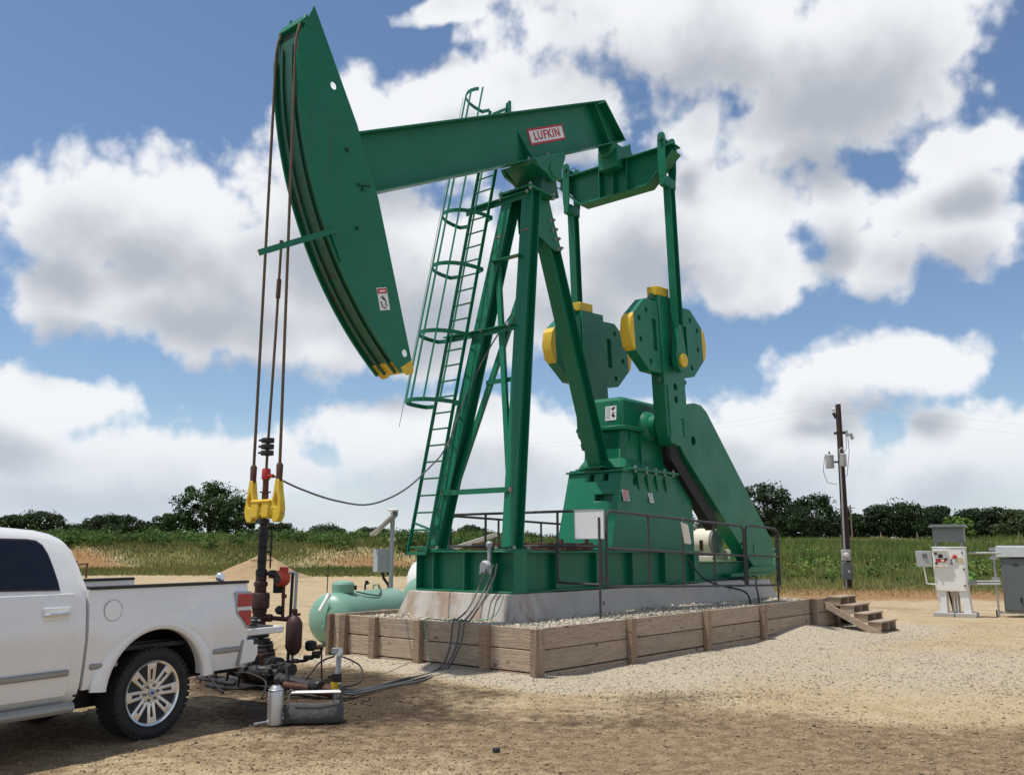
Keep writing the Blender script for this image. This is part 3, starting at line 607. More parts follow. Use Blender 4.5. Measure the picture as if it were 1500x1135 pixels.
# ---- gearbox pedestal
prof = [(7.38, 1.672), (7.82, 3.20), (10.0, 3.20), (10.62, 2.83), (10.64, 1.44)]
hw = lambda z: .67-(z-1.672)/1.53*.02
vs = [(a, -hw(z), z) for a, z in prof]+[(a, hw(z), z) for a, z in prof]
n = 5; pd = MB().add(vs, [(4, 3, 2, 1, 0), (5, 6, 7, 8, 9)]+[(i, (i+1) % n, n+(i+1) % n, n+i) for i in range(n)]).build('pedestal', 'green', pump)
cs = []
def cutter(c, d, rot=None): o = MB().cbox(c, d, rot).build('cutter', 'blackp', pump); cs.append(o)
fr = Matrix.Rotation(-math.atan2(.94, 1.53), 3, 'Y')
cutter((7.66, -.30, 2.69), (.40, .43, .135)); cutter((7.82, .06, 3.10), (.3, .12, .14)); cutter((7.82, -.28, 3.10), (.3, .12, .14))
cs.append(MB().lathe([(.085, -.3), (.085, .3)], (8.30, -.66, 3.03), (0, 1, 0), 14).build('cutter', 'blackp', pump))
cut(pd, cs); bv = pd.modifiers.new('bevel', 'BEVEL'); bv.width = .008; bv.limit_method = 'ANGLE'; bv.angle_limit = rad(25)
top = MB().box((7.77, -.69, 3.202), (10.04, .69, 3.24)).box((8.0, -.76, 3.241), (10.15, .76, 3.29)).build('mounting_plate', 'green', pump, .005)
for u in (8.2, 8.62, 8.98, 9.34, 9.70):
    bolt(top, q(u, .725, 3.291), (0, 0, 1)); bolt(top, q(u, .725, 3.24), (0, 0, -1)); bolt(top, q(u, -.725, 3.291), (0, 0, 1))
for u in (8.44, 8.80, 9.16, 9.52):
    MB().add([(u-.16, -.645, 3.2), (u+.16, -.645, 3.2), (u, -.665, 2.84), (u-.16, -.72, 3.2), (u+.16, -.72, 3.2)], [(0, 1, 2), (3, 2, 4), (0, 2, 3), (1, 4, 2), (0, 3, 4, 1)]).build('gusset', 'green', pd, smooth=0)
def sticker(parent, c, ex, ey, w_, h_, kind):
    """thin printed plate; ex, ey its right and up directions"""
    ex, ey = V3(ex).normalized(), V3(ey).normalized(); nz = ex.cross(ey).normalized(); c = V3(c)
    def quad(mb, x0, y0, x1, y1, d):
        vs = [c+ex*x+ey*y+nz*k for k in (d-.002, d) for x, y in ((x0, y0), (x1, y0), (x1, y1), (x0, y1))]
        mb.add(vs, [(0, 3, 2, 1), (4, 5, 6, 7), (0, 1, 5, 4), (1, 2, 6, 5), (2, 3, 7, 6), (3, 0, 4, 7)])
    m = MB(); quad(m, -w_/2, -h_/2, w_/2, h_/2, .003)
    m.cur = 1
    if kind == 'danger':
        quad(m, -w_*.46, h_*.24, w_*.46, h_*.46, .006); m.cur = 0; quad(m, -w_*.3, h_*.31, w_*.3, h_*.38, .009); m.cur = 2
        quad(m, -w_*.05, -h_*.02, w_*.02, h_*.16, .006)
        for a, b in (((-.22, .1), (.1, -.06)), ((.05, .05), (.24, -.18)), ((.1, -.2), (.26, -.34)), ((-.3, -.1), (-.18, -.36)), ((-.18, -.36), (.12, -.42))):
            p0, p1 = c+ex*a[0]*w_+ey*a[1]*h_+nz*.005, c+ex*b[0]*w_+ey*b[1]*h_+nz*.005; m.bar(p0, p1, w_*.09, .003, nz)
    elif kind == 'flag':
        for i in range(5): quad(m, -w_*.42+i*w_*.175, -h_*.4, -w_*.42+i*w_*.175+w_*.095, h_*.05+h_*.08*i, .006)
        m.cur = 2; 
        for i in range(4): quad(m, -w_*.4, -h_*.46+i*.004, w_*.3, -h_*.45+i*.004, .0062)
    elif kind == 'picture':
        m.cur = 2
        for a, b, t_ in (((.06, .30), (.40, .40), .10), ((.1, .18), (.3, .3), .07), ((.12, -.1), (.34, -.26), .2), ((.12, -.02), (.36, .04), .06)):
            m.bar(c+ex*a[0]*w_+ey*a[1]*h_+nz*.005, c+ex*b[0]*w_+ey*b[1]*h_+nz*.005, w_*t_, .003, nz)
        for i in range(7): quad(m, -w_*.42, h_*(.38-i*.12), -w_*.04, h_*(.40-i*.12), .006)
    return m.build('warning_sticker', ['signwhite', 'red', 'blackp'], parent, smooth=0)
sn = V3((0, -.31, 1.53)).normalized()
sticker(pd, V3((7.90, -hw(2.79)-.006, 2.79)), (1, 0, 0), (0, .2, 1), .22, .34, 'flag')
sticker(pd, V3((8.86, -hw(2.77)-.006, 2.77)), (1, 0, 0), (0, .2, 1), .16, .30, 'danger')
# ---- gear reducer
def loft(secs):   # list of rings (same count), closed ends
    m = MB(); n = len(secs[0]); vs = [p for s in secs for p in s]
    fs = [(i*n+k, i*n+(k+1) % n, (i+1)*n+(k+1) % n, (i+1)*n+k) for i in range(len(secs)-1) for k in range(n)]
    return m.add(vs, fs+[tuple(range(n-1, -1, -1)), tuple(range((len(secs)-1)*n, len(secs)*n))])
def ring(u0, u1, v0, v1, z, c=.1): return [(u0+c, v0, z), (u1-c, v0, z), (u1, v0+c, z), (u1, v1-c, z), (u1-c, v1, z), (u0+c, v1, z), (u0, v1-c, z), (u0, v0+c, z)]
gb = loft([ring(7.98, 9.98, -.60, .60, 3.30, .06), ring(8.10, 9.85, -.52, .52, 3.50), ring(8.14, 9.80, -.50, .50, 4.08)]).build('gear_reducer', 'green', pump, .012, 15)
loft([ring(8.14, 9.72, -.48, .48, 4.16, .05), ring(8.17, 9.68, -.46, .46, 4.70, .05), ring(8.24, 9.6, -.40, .40, 4.78, .06)]).build('reducer_cover', 'green', gb, .012, 15)
MB().box((8.02, -.60, 4.08), (9.92, .60, 4.16)).build('joint_flange', 'green', gb, .01)
for s in (-1, 1):
    MB().lathe([(.34, .46), (.30, .60), (.24, .66), (.24, .80), (.15, .81), (.15, .90)], (9.06, 0, 4.22), (0, s, 0), 24).build('bearing_housing', 'green', gb)
    MB().lathe([(.26, .46), (.24, .62), (.10, .63), (.10, .66)], (9.62, 0, 4.05), (0, s, 0), 20).build('bearing_cap', 'green', gb)
    for u, k in ((8.36, .55), (8.72, .75), (9.52, .75)):
        MB().prism([(0, 3.3), (s*-0.78*k-(-s)*0, 3.3), (s*-.56, 4.05), (0, 4.06)], u-.02, u+.02, 'x').build('rib', 'green', gb)
sticker(gb, (8.15, -.20, 4.44), (0, -1, 0), (0.06, 0, 1), .27, .30, 'picture')
# ---- cranks and counterweights
CC = V3((9.12, 0, 5.98)); tl = rad(4.2)
def cr(a, b): return (CC.x+a*math.cos(tl)-b*math.sin(tl), CC.z+a*math.sin(tl)+b*math.cos(tl))
HALF = [(.44, .82), (.94, .82), (1.42, .47), (1.42, -.30), (.94, -.67), (.44, -.70)]
TIP = [(1.42, .47), (1.53, .36), (1.60, .07), (1.53, -.22), (1.42, -.30)]
for s in (-1, 1):      # s=-1 near side (local y negative)
    def yy_(a, b): return (min(s*a, s*b), max(s*a, s*b))
    arm = MB().prism([cr(*p) for p in [(-.43, .96), (.43, .96), (.45, -1.35), (.38, -1.95), (.08, -2.2), (-.30, -2.14), (-.44, -1.8)]], *yy_(.83, 1.13)).build('crank_arm', 'green', pump)
    ho = [MB().lathe([(.075, -.2), (.075, .2)], (cr(*p)[0], s*1.12, cr(*p)[1]), (0, 1, 0), 16).build('cutter', 'blackp', pump) for p in ((.02, -.95), (.02, -1.22))]
    m = MB().prism([cr(*p) for p in [(.14, -1.62), (.28, -1.62), (.28, -2.0), (.20, -2.0), (.20, -1.72), (.14, -1.72)]], *yy_(1.10, 1.2)); ho.append(m.build('cutter', 'blackp', pump))
    m = MB().prism([cr(*p) for p in [(-.40, -.95), (-.30, -.95), (-.30, -2.0), (-.40, -2.0)]], *yy_(1.10, 1.2)); ho.append(m.build('cutter', 'blackp', pump))
    cut(arm, ho); bv = arm.modifiers.new('bevel', 'BEVEL'); bv.width = .012; bv.limit_method = 'ANGLE'; bv.angle_limit = rad(40)
    MB().prism([cr(*p) for p in [(-.44, .965), (.06, .965), (.06, 1.16), (-.44, 1.16)]], *yy_(.86, 1.10)).build('end_block', 'yellow', arm, .01)
    for hs in (-1, 1):
        m = MB().prism([cr(hs*a, b) for a, b in HALF], *yy_(.86, 1.10)); m.cur = 1; m.prism([cr(hs*a*1.0, b) for a, b in TIP], *yy_(.858, 1.102))
        cw = m.build('counterweight', ['green', 'yellow'], arm)
        ho = [MB().lathe([(.055, -.06), (.055, .06)], (cr(hs*a, b)[0], s*1.11, cr(hs*a, b)[1]), (0, 1, 0), 12).build('cutter', 'blackp', pump) for a, b in ((1.22, .38), (1.2, -.05), (.92, .58), (.86, -.48))]
        m = MB().prism([cr(hs*a, b) for a, b in ((.56, .42), (.72, .42), (.72, -.24), (.56, -.24))], *yy_(1.03, 1.2)); ho.append(m.build('cutter', 'blackp', pump))
        ho += [MB().lathe([(.055, -.06), (.055, .06)], (cr(hs*a, b)[0], s*.85, cr(hs*a, b)[1]), (0, 1, 0), 12).build('cutter', 'blackp', pump) for a, b in ((1.22, .38), (1.2, -.05), (.92, .58), (.86, -.48))]
        ho.append(MB().prism([cr(hs*a, b) for a, b in ((.56, .42), (.72, .42), (.72, -.24), (.56, -.24))], *yy_(.76, .93)).build('cutter', 'blackp', pump))
        cut(cw, ho); bv = cw.modifiers.new('bevel', 'BEVEL'); bv.width = .014; bv.limit_method = 'ANGLE'; bv.angle_limit = rad(40)
        MB().lathe([(.075, 0), (.075, .05), (.05, .06), (.05, .13)], (cr(hs*.52, .86)[0], s*1.0, cr(hs*.52, .86)[1]), (0, 0, 1), 10).build('clamp_bolt', 'grease', arm)
        MB().lathe([(.07, 0), (.07, .06), (.04, .1)], (cr(hs*.53, -.82)[0], s*1.0, cr(hs*.53, -.82)[1]), (0, s, 0), 10).build('clamp_bolt', 'grease', arm)
    # pitman
    T_, B_ = V3((8.91, s*1.27, 10.28)), V3((9.16, s*1.27, 5.56)); dr = (B_-T_).normalized()
    pt = MB().ibeam(T_+dr*.92, B_-dr*.62, .215, .17, .02, .016, (1, 0, 0)).build('pitman_arm', 'green', pump, .004)
    for k in (-.215, .215):
        MB().prism([(s*1.27+a_, T_.z+b_) for a_, b_ in ((-.05, .23), (.05, .23), (.085, .17), (.095, .05), (.095, -.55), (.075, -.78), (-.075, -.78), (-.095, -.55), (-.095, .05), (-.085, .17))], T_.x+k-.02, T_.x+k+.02, 'x').build('head_plate', 'green', pt, .006)
    MB().box((T_.x-.235, s*1.27-.075, T_.z-.98), (T_.x+.235, s*1.27+.075, T_.z-.74)).build('yoke', 'green', pt, .02)
    MB().lathe([(.05, -.28), (.05, .28)], (T_.x, T_.y, T_.z+.08), (1, 0, 0), 14).build('equalizer_pin', 'grease', pt)
    pp_ = [B_-dr*t+V3((w_, 0, 0)) for t, w_ in ((.78, -.09), (.78, .09), (.35, .17), (.1, .23), (-.12, .21), (-.24, .08), (-.24, -.08), (-.12, -.21), (.1, -.23), (.35, -.17))]
    MB().prism([(p.x, p.z) for p in pp_], s*1.27-.07, s*1.27+.07).build('wrist_housing', 'green', pt, .015)
    MB().lathe([(.150, .0), (.150, .11), (.135, .13), (.06, .135), (.055, .15)], (B_.x, s*1.27, B_.z), (0, s, 0), 22).build('wrist_cap', 'yellow', pt, .006)
    MB().lathe([(.09, -.2), (.09, .02)], (B_.x, s*1.27, B_.z), (0, s, 0), 14).build('wrist_pin', 'grease', pt)
# ---- walking beam
TH = math.atan2(10.76-7.16, 9.0-1.57); bd = V3((math.cos(TH), 0, math.sin(TH))); bn_ = V3((-math.sin(TH), 0, math.cos(TH))); B0 = V3((1.57, 0, 7.16))
def bp(s, h, y=0): p = B0+bd*s+bn_*h; return V3((p.x, y, p.z))
HB = .955
wb = MB().prism([(bp(s, h).x, bp(s, h).z) for s, h in ((-.35, .03), (8.22, .03), (7.80, HB-.03), (-.35, HB-.03))], -.011, .011)
wb.bar(bp(-.35, .015), bp(8.26, .015), .40, .03, bn_); wb.bar(bp(-.35, HB-.015), bp(7.80, HB-.015), .40, .03, bn_)
wb.bar(bp(8.23, .032), bp(7.81, HB-.032), .40, .028, (1, 0, 0))
beam = wb.build('walking_beam', 'green', pump, .004)
for s_ in (4.50,):
    for y in (-1, 1):
        m = MB().add([bp(s_-.01, .031, y*.012), bp(s_-.01, .031, y*.19), bp(s_-.01, .62, y*.012), bp(s_+.01, .031, y*.012), bp(s_+.01, .031, y*.19), bp(s_+.01, .62, y*.012)], [(0, 1, 2), (3, 5, 4), (0, 3, 4, 1), (1, 4, 5, 2), (2, 5, 3, 0)])
        m.build('stiffener', 'green', beam, smooth=0)
for s_ in (7.55,):
    for y in (-1, 1): MB().bar(bp(s_, .035, y*.10), bp(s_-.18, HB-.035, y*.10), .17, .018, bd).build('stiffener', 'green', beam)
for s_ in (4.42, 5.1): bolt(beam, bp(s_, .033, -.15), bn_); bolt(beam, bp(s_, .033, .15), bn_)
# maker's plate on the near web
pl = MB(); 
for d, wd, ht, k in ((.004, 1.30, .325, 1), (.007, 1.21, .24, 0)):
    pl.cur = k; c = bp(5.46, .455, -.012)
    pl.bar(c-bd*wd/2+V3((0, -d, 0)), c+bd*wd/2+V3((0, -d, 0)), .004, ht, bn_)
plate = pl.build('brand_plate', ['signwhite', 'red'], pump, smooth=0)
e_ = Matrix((bd, bn_, bd.cross(bn_))).transposed().to_euler()
text('LUFKIN', .235, 'red', plate, bp(5.46, .455, -.0225), e_, sx=1.08)
# ---- saddle bearing
def rp(c, pts, s=1): return [(c.x+bd.x*a*s+bn_.x*b, c.z+bd.z*a*s+bn_.z*b) for a, b in pts]
cs_ = bp(4.72, 0)
sad = MB()
for y0, y1 in ((-.44, -.36), (.36, .44)): sad.prism(rp(cs_, [(-.50, -.003), (.52, -.003), (.54, -.10), (.28, -.34), (.20, -.50), (-.14, -.50), (-.24, -.34), (-.46, -.16)]), y0, y1)
sad.prism(rp(cs_, [(-.48, -.003), (.50, -.003), (.48, -.09), (-.46, -.09)]), -.359, .359)
sad.prism(rp(cs_, [(-.46, -.09), (-.40, -.09), (-.10, -.40), (-.18, -.42)]), -.359, .359)
sd_ = sad.build('saddle_bracket', 'green', pump, .008)
piv = bp(4.74, -.30)
MB().lathe([(.15, -.47), (.17, -.45), (.17, .45), (.15, .47)], (piv.x, 0, piv.z), (0, 1, 0), 22).build('center_bearing', 'green', sd_)
MB().prism([(piv.x-.30, 8.50), (piv.x+.30, 8.50), (piv.x+.17, piv.z), (piv.x-.17, piv.z)], -.33, .33).build('bearing_block', 'grease', sd_, .01)
# ---- samson post
post = MB().box((5.26, -.39, 8.42), (6.06, .39, 8.465)).box((5.36, -.34, 8.466), (6.0, .34, 8.50)).build('post_cap', 'green', pump, .005)
for y in (-.365, .365):
    for x_ in (5.30, 6.02): bolt(post, (x_, y, 8.466), (0, 0, 1)); bolt(post, (x_, y, 8.419), (0, 0, -1))
LB, LT = (4.17, .86, 1.70), (5.50, .235, 8.42)
for s in (-1, 1):
    a, b = q(LB[0], s*LB[1], LB[2]), q(LT[0], s*LT[1], LT[2])
    lg = MB().ibeam(a, b, .27, .255, .026, .02, (1, 0, 0)).build('front_leg', 'green', pump, .004)
    MB().cbox((a.x, a.y, 1.683), (.46, .48, .03)).build('foot_plate', 'green', lg, .003)
    for dx in (-.18, .18):
        for dy in (-.19, .19): bolt(lg, (a.x+dx, a.y+dy, 1.70), (0, 0, 1))
    for z in (7.55, 2.66):          # worn primer patches
        t = (z-1.70)/(8.42-1.70); c = a.lerp(b, t)
        MB().cbox(c+V3((-.143, .0 if z > 5 else -.0, 0)), (.006, .17 if z > 5 else .10, .045 if z > 5 else .08), Matrix.Rotation(.2, 3, 'Y')).build('rust_patch', 'scuff', lg)
def lp(v, z, du=0.):  # point on the front plane of the post
    t = (z-LB[2])/(LT[2]-LB[2]); return q(LB[0]+(LT[0]-LB[0])*t-.175+du, v, z)
rl = MB().ibeam((6.02, 0, 8.40), (7.98, 0, 3.32), .34, .30, .026, .022, (1, 0, 0)).build('rear_leg', 'green', pump, .004)
MB().cbox((8.0, 0, 3.31), (.6, .5, .03)).build('foot_plate', 'green', rl)
for y in (-.175, .175):
    gp = MB().prism([(5.55, 8.40), (6.12, 8.40), (6.52, 7.50), (6.30, 7.45), (5.62, 7.70)], y-.01, y+.01).build('splice_plate', 'green', rl)
    for i in range(4):
        for k in (0, 1): bolt(gp, (6.16+.085*i+k*.13-.04, y+(.01 if y > 0 else -.01), 8.02-.17*i+k*.05), (0, 1 if y > 0 else -1, 0))
for z, v0, v1, hgt in ((2.66, -.74, .74, .09), (7.02, -.36, .34, .12)): MB().bar(lp(v0, z), lp(v1, z), .02 if z < 3 else .12, hgt if z < 3 else .025).build('cross_bar', 'green', pump)
for z in (5.64, 8.34):
    cb = MB().bar(lp(-1.30, z, -.015), lp(.42 if z < 6 else .30, z, -.015), .10, .02).bar(lp(-1.30, z-.05, .03), lp(.42 if z < 6 else .30, z-.05, .03), .012, .10).build('ladder_bracket', 'green', pump)
    bolt(cb, lp(.30, z, -.02), (-1, 0, 0)); bolt(cb, lp(-.36, z, -.02), (-1, 0, 0))
MB().bar(lp(-.30, 6.95, .12), lp(.62, 3.0, .12), .10, .07, (1, 0, 0)).build('diagonal_brace', 'green', pump)
MB().bar(lp(.30, 6.5, .24), lp(-.68, 2.75, .24), .10, .07, (1, 0, 0)).build('diagonal_brace', 'green', pump)
MB().bar(lp(-.25, 4.65, .2), lp(.46, 4.65, .2), .03, .08).build('cross_bar', 'green', pump)
# ---- ladder with safety cage
def ldp(v, z):   # on the ladder plane: v measured from ladder centre line
    t = (z-1.66)/(9.13-1.66); return V3((3.90+1.54*t, 1.045-.205*t-v, z))
lad = MB()
lm = None
ld = MB().tube([ldp(0, 1.60), ldp(0, 1.601)], .001, 3).build('ladder', 'green', pump) if False else None
rail = MB().bar(ldp(-.235, 1.60), ldp(-.235, 10.6), .022, .075, (1, 0, 0)).bar(ldp(.235, 1.60), ldp(.235, 10.6), .022, .075, (1, 0, 0)).build('ladder', 'green', pump, .003)
for i in range(30):
    z = 1.72+.302*i; MB().tube([ldp(-.235, z), ldp(.235, z)], .016, 6).build('rung', 'green', rail)
HZ = [4.27, 5.55, 6.87, 7.95, 9.30, 10.62]
def hoop(z, k):   # k 0..1 around
    a = math.pi*(k*1.0); o = ldp(0, z); return o+V3((-.06-.66*math.sin(a)**.8, -.0+ .40*math.cos(a)*(1 if abs(math.cos(a)) < .95 else 1), 0))
for z in HZ:
    pth = [ldp(-.26, z)]+[hoop(z, k/16) for k in range(0, 17)]+[ldp(.26, z)]
    o = ldp(0, z); pth = [o+V3((0, .26, 0))]+[o+V3((-.05-.80*math.sin(math.pi*k/16)**.75, .425*math.cos(math.pi*k/16), 0)) for k in range(17)]+[o+V3((0, -.26, 0))]
    if z > 10: pth = pth[:12]
    MB().strip(pth, .075, .010, (0, 0, 1)).build('cage_hoop', 'green', rail)
for k in (2.5, 5.2, 8, 10.8, 13.5):
    f_ = lambda z: ldp(0, z)+V3((-.05-.80*math.sin(math.pi*k/16)**.75, .425*math.cos(math.pi*k/16), 0))
    MB().bar(f_(4.24), f_(10.65 if k < 11 else 9.33), .042, .008, (1, 0, 0)).build('cage_strap', 'green', rail)
for z in (2.0,): MB().bar(ldp(-.235, 1.62), ldp(.235, 1.62), .06, .05).bar(ldp(.235, 2.1), lp(-.86, 2.1), .05, .05).bar(ldp(-.235, 2.15), lp(-.86, 2.02), .05, .03).build('ladder_bracket', 'green', pump)
MB().bar((5.72, .95, 10.48), (5.72, .50, 10.48), .03, .05).bar((5.72, .50, 10.2), (5.72, .50, 10.62), .05, .05).bar((5.70, .5, 10.05), (5.72, 1.0, 10.05), .04, .04).build('grab_bar', 'green', pump)
MB().tube([ldp(-.72, 3.9)+V3((-.35, 0, 0)), ldp(-.70, 10.9)+V3((-.4, 0, 0))], .006, 4).build('safety_wire', 'steel', pump)
# ---- tail bearing and equalizer
tb = MB().box((8.52, -.26, 9.98), (9.22, .26, 10.42)).prism([(8.50, 10.42), (9.25, 10.42), (9.18, bp(8.0, 0).z+.10), (8.56, bp(7.42, 0).z-.03)], -.2, .2).build('tail_bearing', 'green', pump, .015)
MB().lathe([(.19, -.32), (.19, .32)], (8.88, 0, 10.44), (1, 0, 0), 18).lathe([(.16, -.46), (.21, -.42), (.21, .42), (.16, .46)], (8.88, 0, 10.44), (1, 0, 0), 18).build('bearing_cap', 'green', tb)
ep = [(-1.53, 10.17), (1.53, 10.17), (1.55, 10.03), (1.24, 9.80), (.88, 9.42), (-.88, 9.42), (-1.24, 9.80), (-1.55, 10.03)]
eqm = MB().prism(ep, 8.835, 8.865, 'x')
eqm.bar((8.85, -1.55, 10.185), (8.85, 1.55, 10.185), .34, .03)
for a, b in (((-1.55, 10.03), (-.88, 9.42)), ((-.88, 9.42), (.88, 9.42)), ((.88, 9.42), (1.55, 10.03))): eqm.bar((8.85, a[0], a[1]-.008), (8.85, b[0], b[1]-.008), .34, .026, (0, 0, 1))
eq = eqm.build('equalizer', 'green', pump, .004)
for y in (-.36, .0, .36): MB().bar((8.70, y, 9.44), (8.70, y, 10.16), .02, .13, (1, 0, 0)) if False else MB().box((8.70, y-.011, 9.43), (8.83, y+.011, 10.165)).build('stiffener', 'green', eq)
MB().tube([q(8.9, -1.2, 10.15), q(8.85, -1.28, 10.42), q(8.8, -1.1, 10.4), q(8.75, -.95, 10.22)], .01, 5).build('grease_line', 'rubber', eq)
# ---- horsehead
HC, HR = V3((5.80, 0, 8.93)), 5.78
def arc(z, r=HR): return (HC.x-math.sqrt(r*r-(z-HC.z)**2), z)
back = [(2.43, 4.46), (1.60, 7.05), (1.13, 8.10), (.24, 9.66)]
zs = np.linspace(9.12, 4.40, 34)
outline = [arc(z) for z in zs]
edgepl = outline + [(2.30, 4.36), (2.41, 4.40)] + back
cut_z = 4.62      # below this the tip is yellow
def head_plate(y0, y1):
    m = MB().prism(edgepl, y0, y1); return m.build('side_plate', ['green', 'yellow'], hh_)
inner = [arc(z, HR-.02) for z in zs]
m = MB(); na = len(zs); vs = []
for (x_, z), (x2, z2) in zip(outline, [arc(z, HR-.035) for z in zs]):
    pass
for i in range(na):
    p, p2 = arc(zs[i], HR-.012), arc(zs[i], HR-.05)
    vs += [(p[0], -.268, p[1]), (p[0], .268, p[1]), (p2[0], .268, p2[1]), (p2[0], -.268, p2[1])]
m.add(vs, [(i*4+k, i*4+(k+1) % 4, i*4+4+(k+1) % 4, i*4+4+k) for i in range(na-1) for k in range(4)]+[(3, 2, 1, 0), tuple(range(na*4-4, na*4))])
hh_ = m.build('horsehead', ['grease', 'yellow'], pump, smooth=40)
for i, p in enumerate(hh_.data.polygons):
    if p.center.z < 4.53: p.material_index = 1
for y0, y1 in ((-.29, -.27), (.27, .29)):
    o = MB().prism(edgepl, y0, y1).build('side_plate', ['green', 'yellow'], hh_, smooth=20)
    hc = [MB().lathe([(.062, -.1), (.062, .1)], (x_, (y0+y1)/2, z_), (0, 1, 0), 18).build('cutter', 'blackp', pump) for x_, z_ in ((.655, 8.545), (2.235, 4.70))]
    cut(o, hc)
    # yellow nose: bisect so the paint line is an edge
    bm = bmesh.new(); bm.from_mesh(o.data); bmesh.ops.bisect_plane(bm, geom=bm.verts[:]+bm.edges[:]+bm.faces[:], plane_co=(2.2, 0, 4.49), plane_no=(-.55, 0, .83))
    for f in bm.faces:
        c = f.calc_center_median(); f.material_index = 1 if (c-V3((2.2, 0, 4.49))).dot(V3((-.55, 0, .83))) < 0 else 0
    bm.to_mesh(o.data); bm.free()
for y in (-.12, .12):      # raised rope guides along the face
    pth = [(arc(z, HR+.012)[0], y, z) for z in zs[1:]]; MB().strip(pth, .045, .03, (0, 1, 0)).build('rope_guide', 'grease', hh_)
for y in (-.285, .285):
    pth = [(arc(z, HR+.02)[0], y*.965, z) for z in zs[2:]]; MB().strip(pth, .03, .05, (0, 1, 0)).build('rim', 'green', hh_)
MB().prism([(.02, 9.30), (.20, 9.26), (.24, 9.40), (.10, 9.46)], -.30, .30).build('rope_anchor', 'green', hh_, .012)
MB().box((.10, -.27, 8.6), (.13, .27, 9.28)).box((.06, -.10, 8.95), (.10, .02, 9.14)).build('anchor_backing', 'grease', hh_)
for x_, z_ in ((.95, 7.62), (1.28, 7.1), (1.2, 6.45)): MB().lathe([(.03, 0), (.03, .04)], (x_, -.29, z_), (0, -1, 0), 8).build('hinge_pin', 'grease', hh_)
MB().bar((1.17, -.31, 7.14), (1.42, -.31, 7.20), .04, .035).build('latch', 'grease', hh_)
MB().bar((-.50, -.315, 5.62), (.78, -.315, 6.30), .05, .085).bar((.70, -.315, 6.22), (.90, -.315, 5.85), .02, .03).build('rope_guard_bar', 'green', hh_)
sticker(hh_, (1.755, -.291, 5.47), (.95, 0, .25), (-.25, 0, .95), .21, .35, 'danger')
# ---- bridle ropes and carrier bar
def twist(path, r, n=7): return MB().tube(path, r, n)
for s in (-1, 1):
    yb, yt = s*.295, s*.235
    pth = [(.10, yt, 9.36), (.035, yt, 9.28), (-.002, yt, 9.12), (-.022, yt, 8.93)]+[(-.022*(1-k/6)+0*k, yt+(yb-yt)*k/6, 8.93+(2.80-8.93)*k/6) for k in range(1, 7)]
    rp_ = MB().tube(pth, .021, 8).build('bridle_rope', 'rope', pump)
    # lay of the strands: two fine helices
    hl = []
    for k in range(0, 560):
        z = 8.9-(8.9-2.8)*k/560; t = (8.93-z)/6.13; a = k*.62; hl.append((-.022*(1-t)+.0185*math.cos(a), yt+(yb-yt)*t+.0185*math.sin(a), z))
    MB().tube(hl, .005, 4).build('strand', 'rope', rp_)
    MB().lathe([(.042, 0), (.046, .22), (.03, .25)], (0, yb, 2.58), (0, 0, 1), 12).build('rope_socket', 'rust', rp_)
cbm = MB().box((-.085, -.20, 2.10), (.085, -.03, 2.34)).box((-.085, .03, 2.10), (.085, .20, 2.34)).box((-.06, -.24, 2.13), (.06, .24, 2.27)).box((-.095, -.21, 2.30), (.095, .21, 2.35))
carrier = cbm.build('carrier_bar', 'yellow', pump, .025, seg=2)
for s in (-1, 1):
    pr_ = [(0, 2.63), (.035, 2.61), (.055, 2.48), (.09, 2.34), (.115, 2.22), (.10, 2.12), (.045, 2.05), (-.045, 2.05), (-.10, 2.12), (-.115, 2.22), (-.09, 2.34), (-.055, 2.48), (-.035, 2.61)]
    o = MB().prism([(a+s*.295, b) for a, b in pr_], -.042, .042, 'x').build('side_link', 'yellow', carrier)
    hc = [MB().prism([(a+s*.295, b) for a, b in [(0, 2.44), (.045, 2.33), (.03, 2.25), (-.03, 2.25), (-.045, 2.33)]], -.2, .2, 'x').build('cutter', 'blackp', pump)]
    cut(o, hc); bv = o.modifiers.new('bevel', 'BEVEL'); bv.width = .012; bv.segments = 2; bv.limit_method = 'ANGLE'
    MB().tube([(0, s*.24, 2.17), (0, s*.44, 2.17)], .012, 6).build('keeper_pin', 'steel', carrier)
# ---- polished rod, clamps, load cell
rod = thing('polished_rod', 'rusty polished rod with clamps hanging between the two bridle ropes', 'rod', WELL, PRZ)
MB().tube([(.0, 0, 1.9), (.0, 0, 2.9), (.02, -.03, 4.6), (.03, -.05, 5.98)], .019, 10).build('rod', 'rope', rod)
MB().tube([(.024, -.038, 5.15), (.027, -.043, 5.42)], .032, 10).build('coupling', 'rust', rod); MB().tube([(.03, -.05, 5.92), (.03, -.05, 5.99)], .028, 10).build('top_cap', 'rust', rod)
m = MB()
for k in range(3): m.cbox((0, 0, 2.98+.085*k), (.13, .13, .07)); m.tube([(-.075, -.09, 2.98+.085*k), (-.075, .09, 2.98+.085*k)], .02, 6)
m.build('rod_clamp', 'black', rod, .008)
MB().lathe([(.055, 0), (.06, .02), (.06, .13), (.05, .15)], (0, 0, 2.62), n=16).tube([(0, 0, 2.68), (.0, -.16, 2.66)], .028, 8).build('load_cell', 'red', rod, .004)
MB().lathe([(.045, 0), (.045, .1), (.075, .1), (.075, .115), (.04, .116), (.04, .27), (.05, .27), (.05, .285)], (0, 0, 2.345), n=16).build('spacer', 'rust', rod)
A0 = PW(0, .17, 2.66)
pa = [PW(0, .17, 2.66), PW(.35, .30, 2.50), PW(1.0, .25, 2.37), PW(1.9, -.05, 2.36), PW(2.9, -.40, 2.62), PW(3.7, -.62, 3.05), PW(4.2, -.66, 3.5), PW(4.55, -.55, 4.4), PW(4.85, -.25, 5.3), PW(4.95, .2, 5.9)]
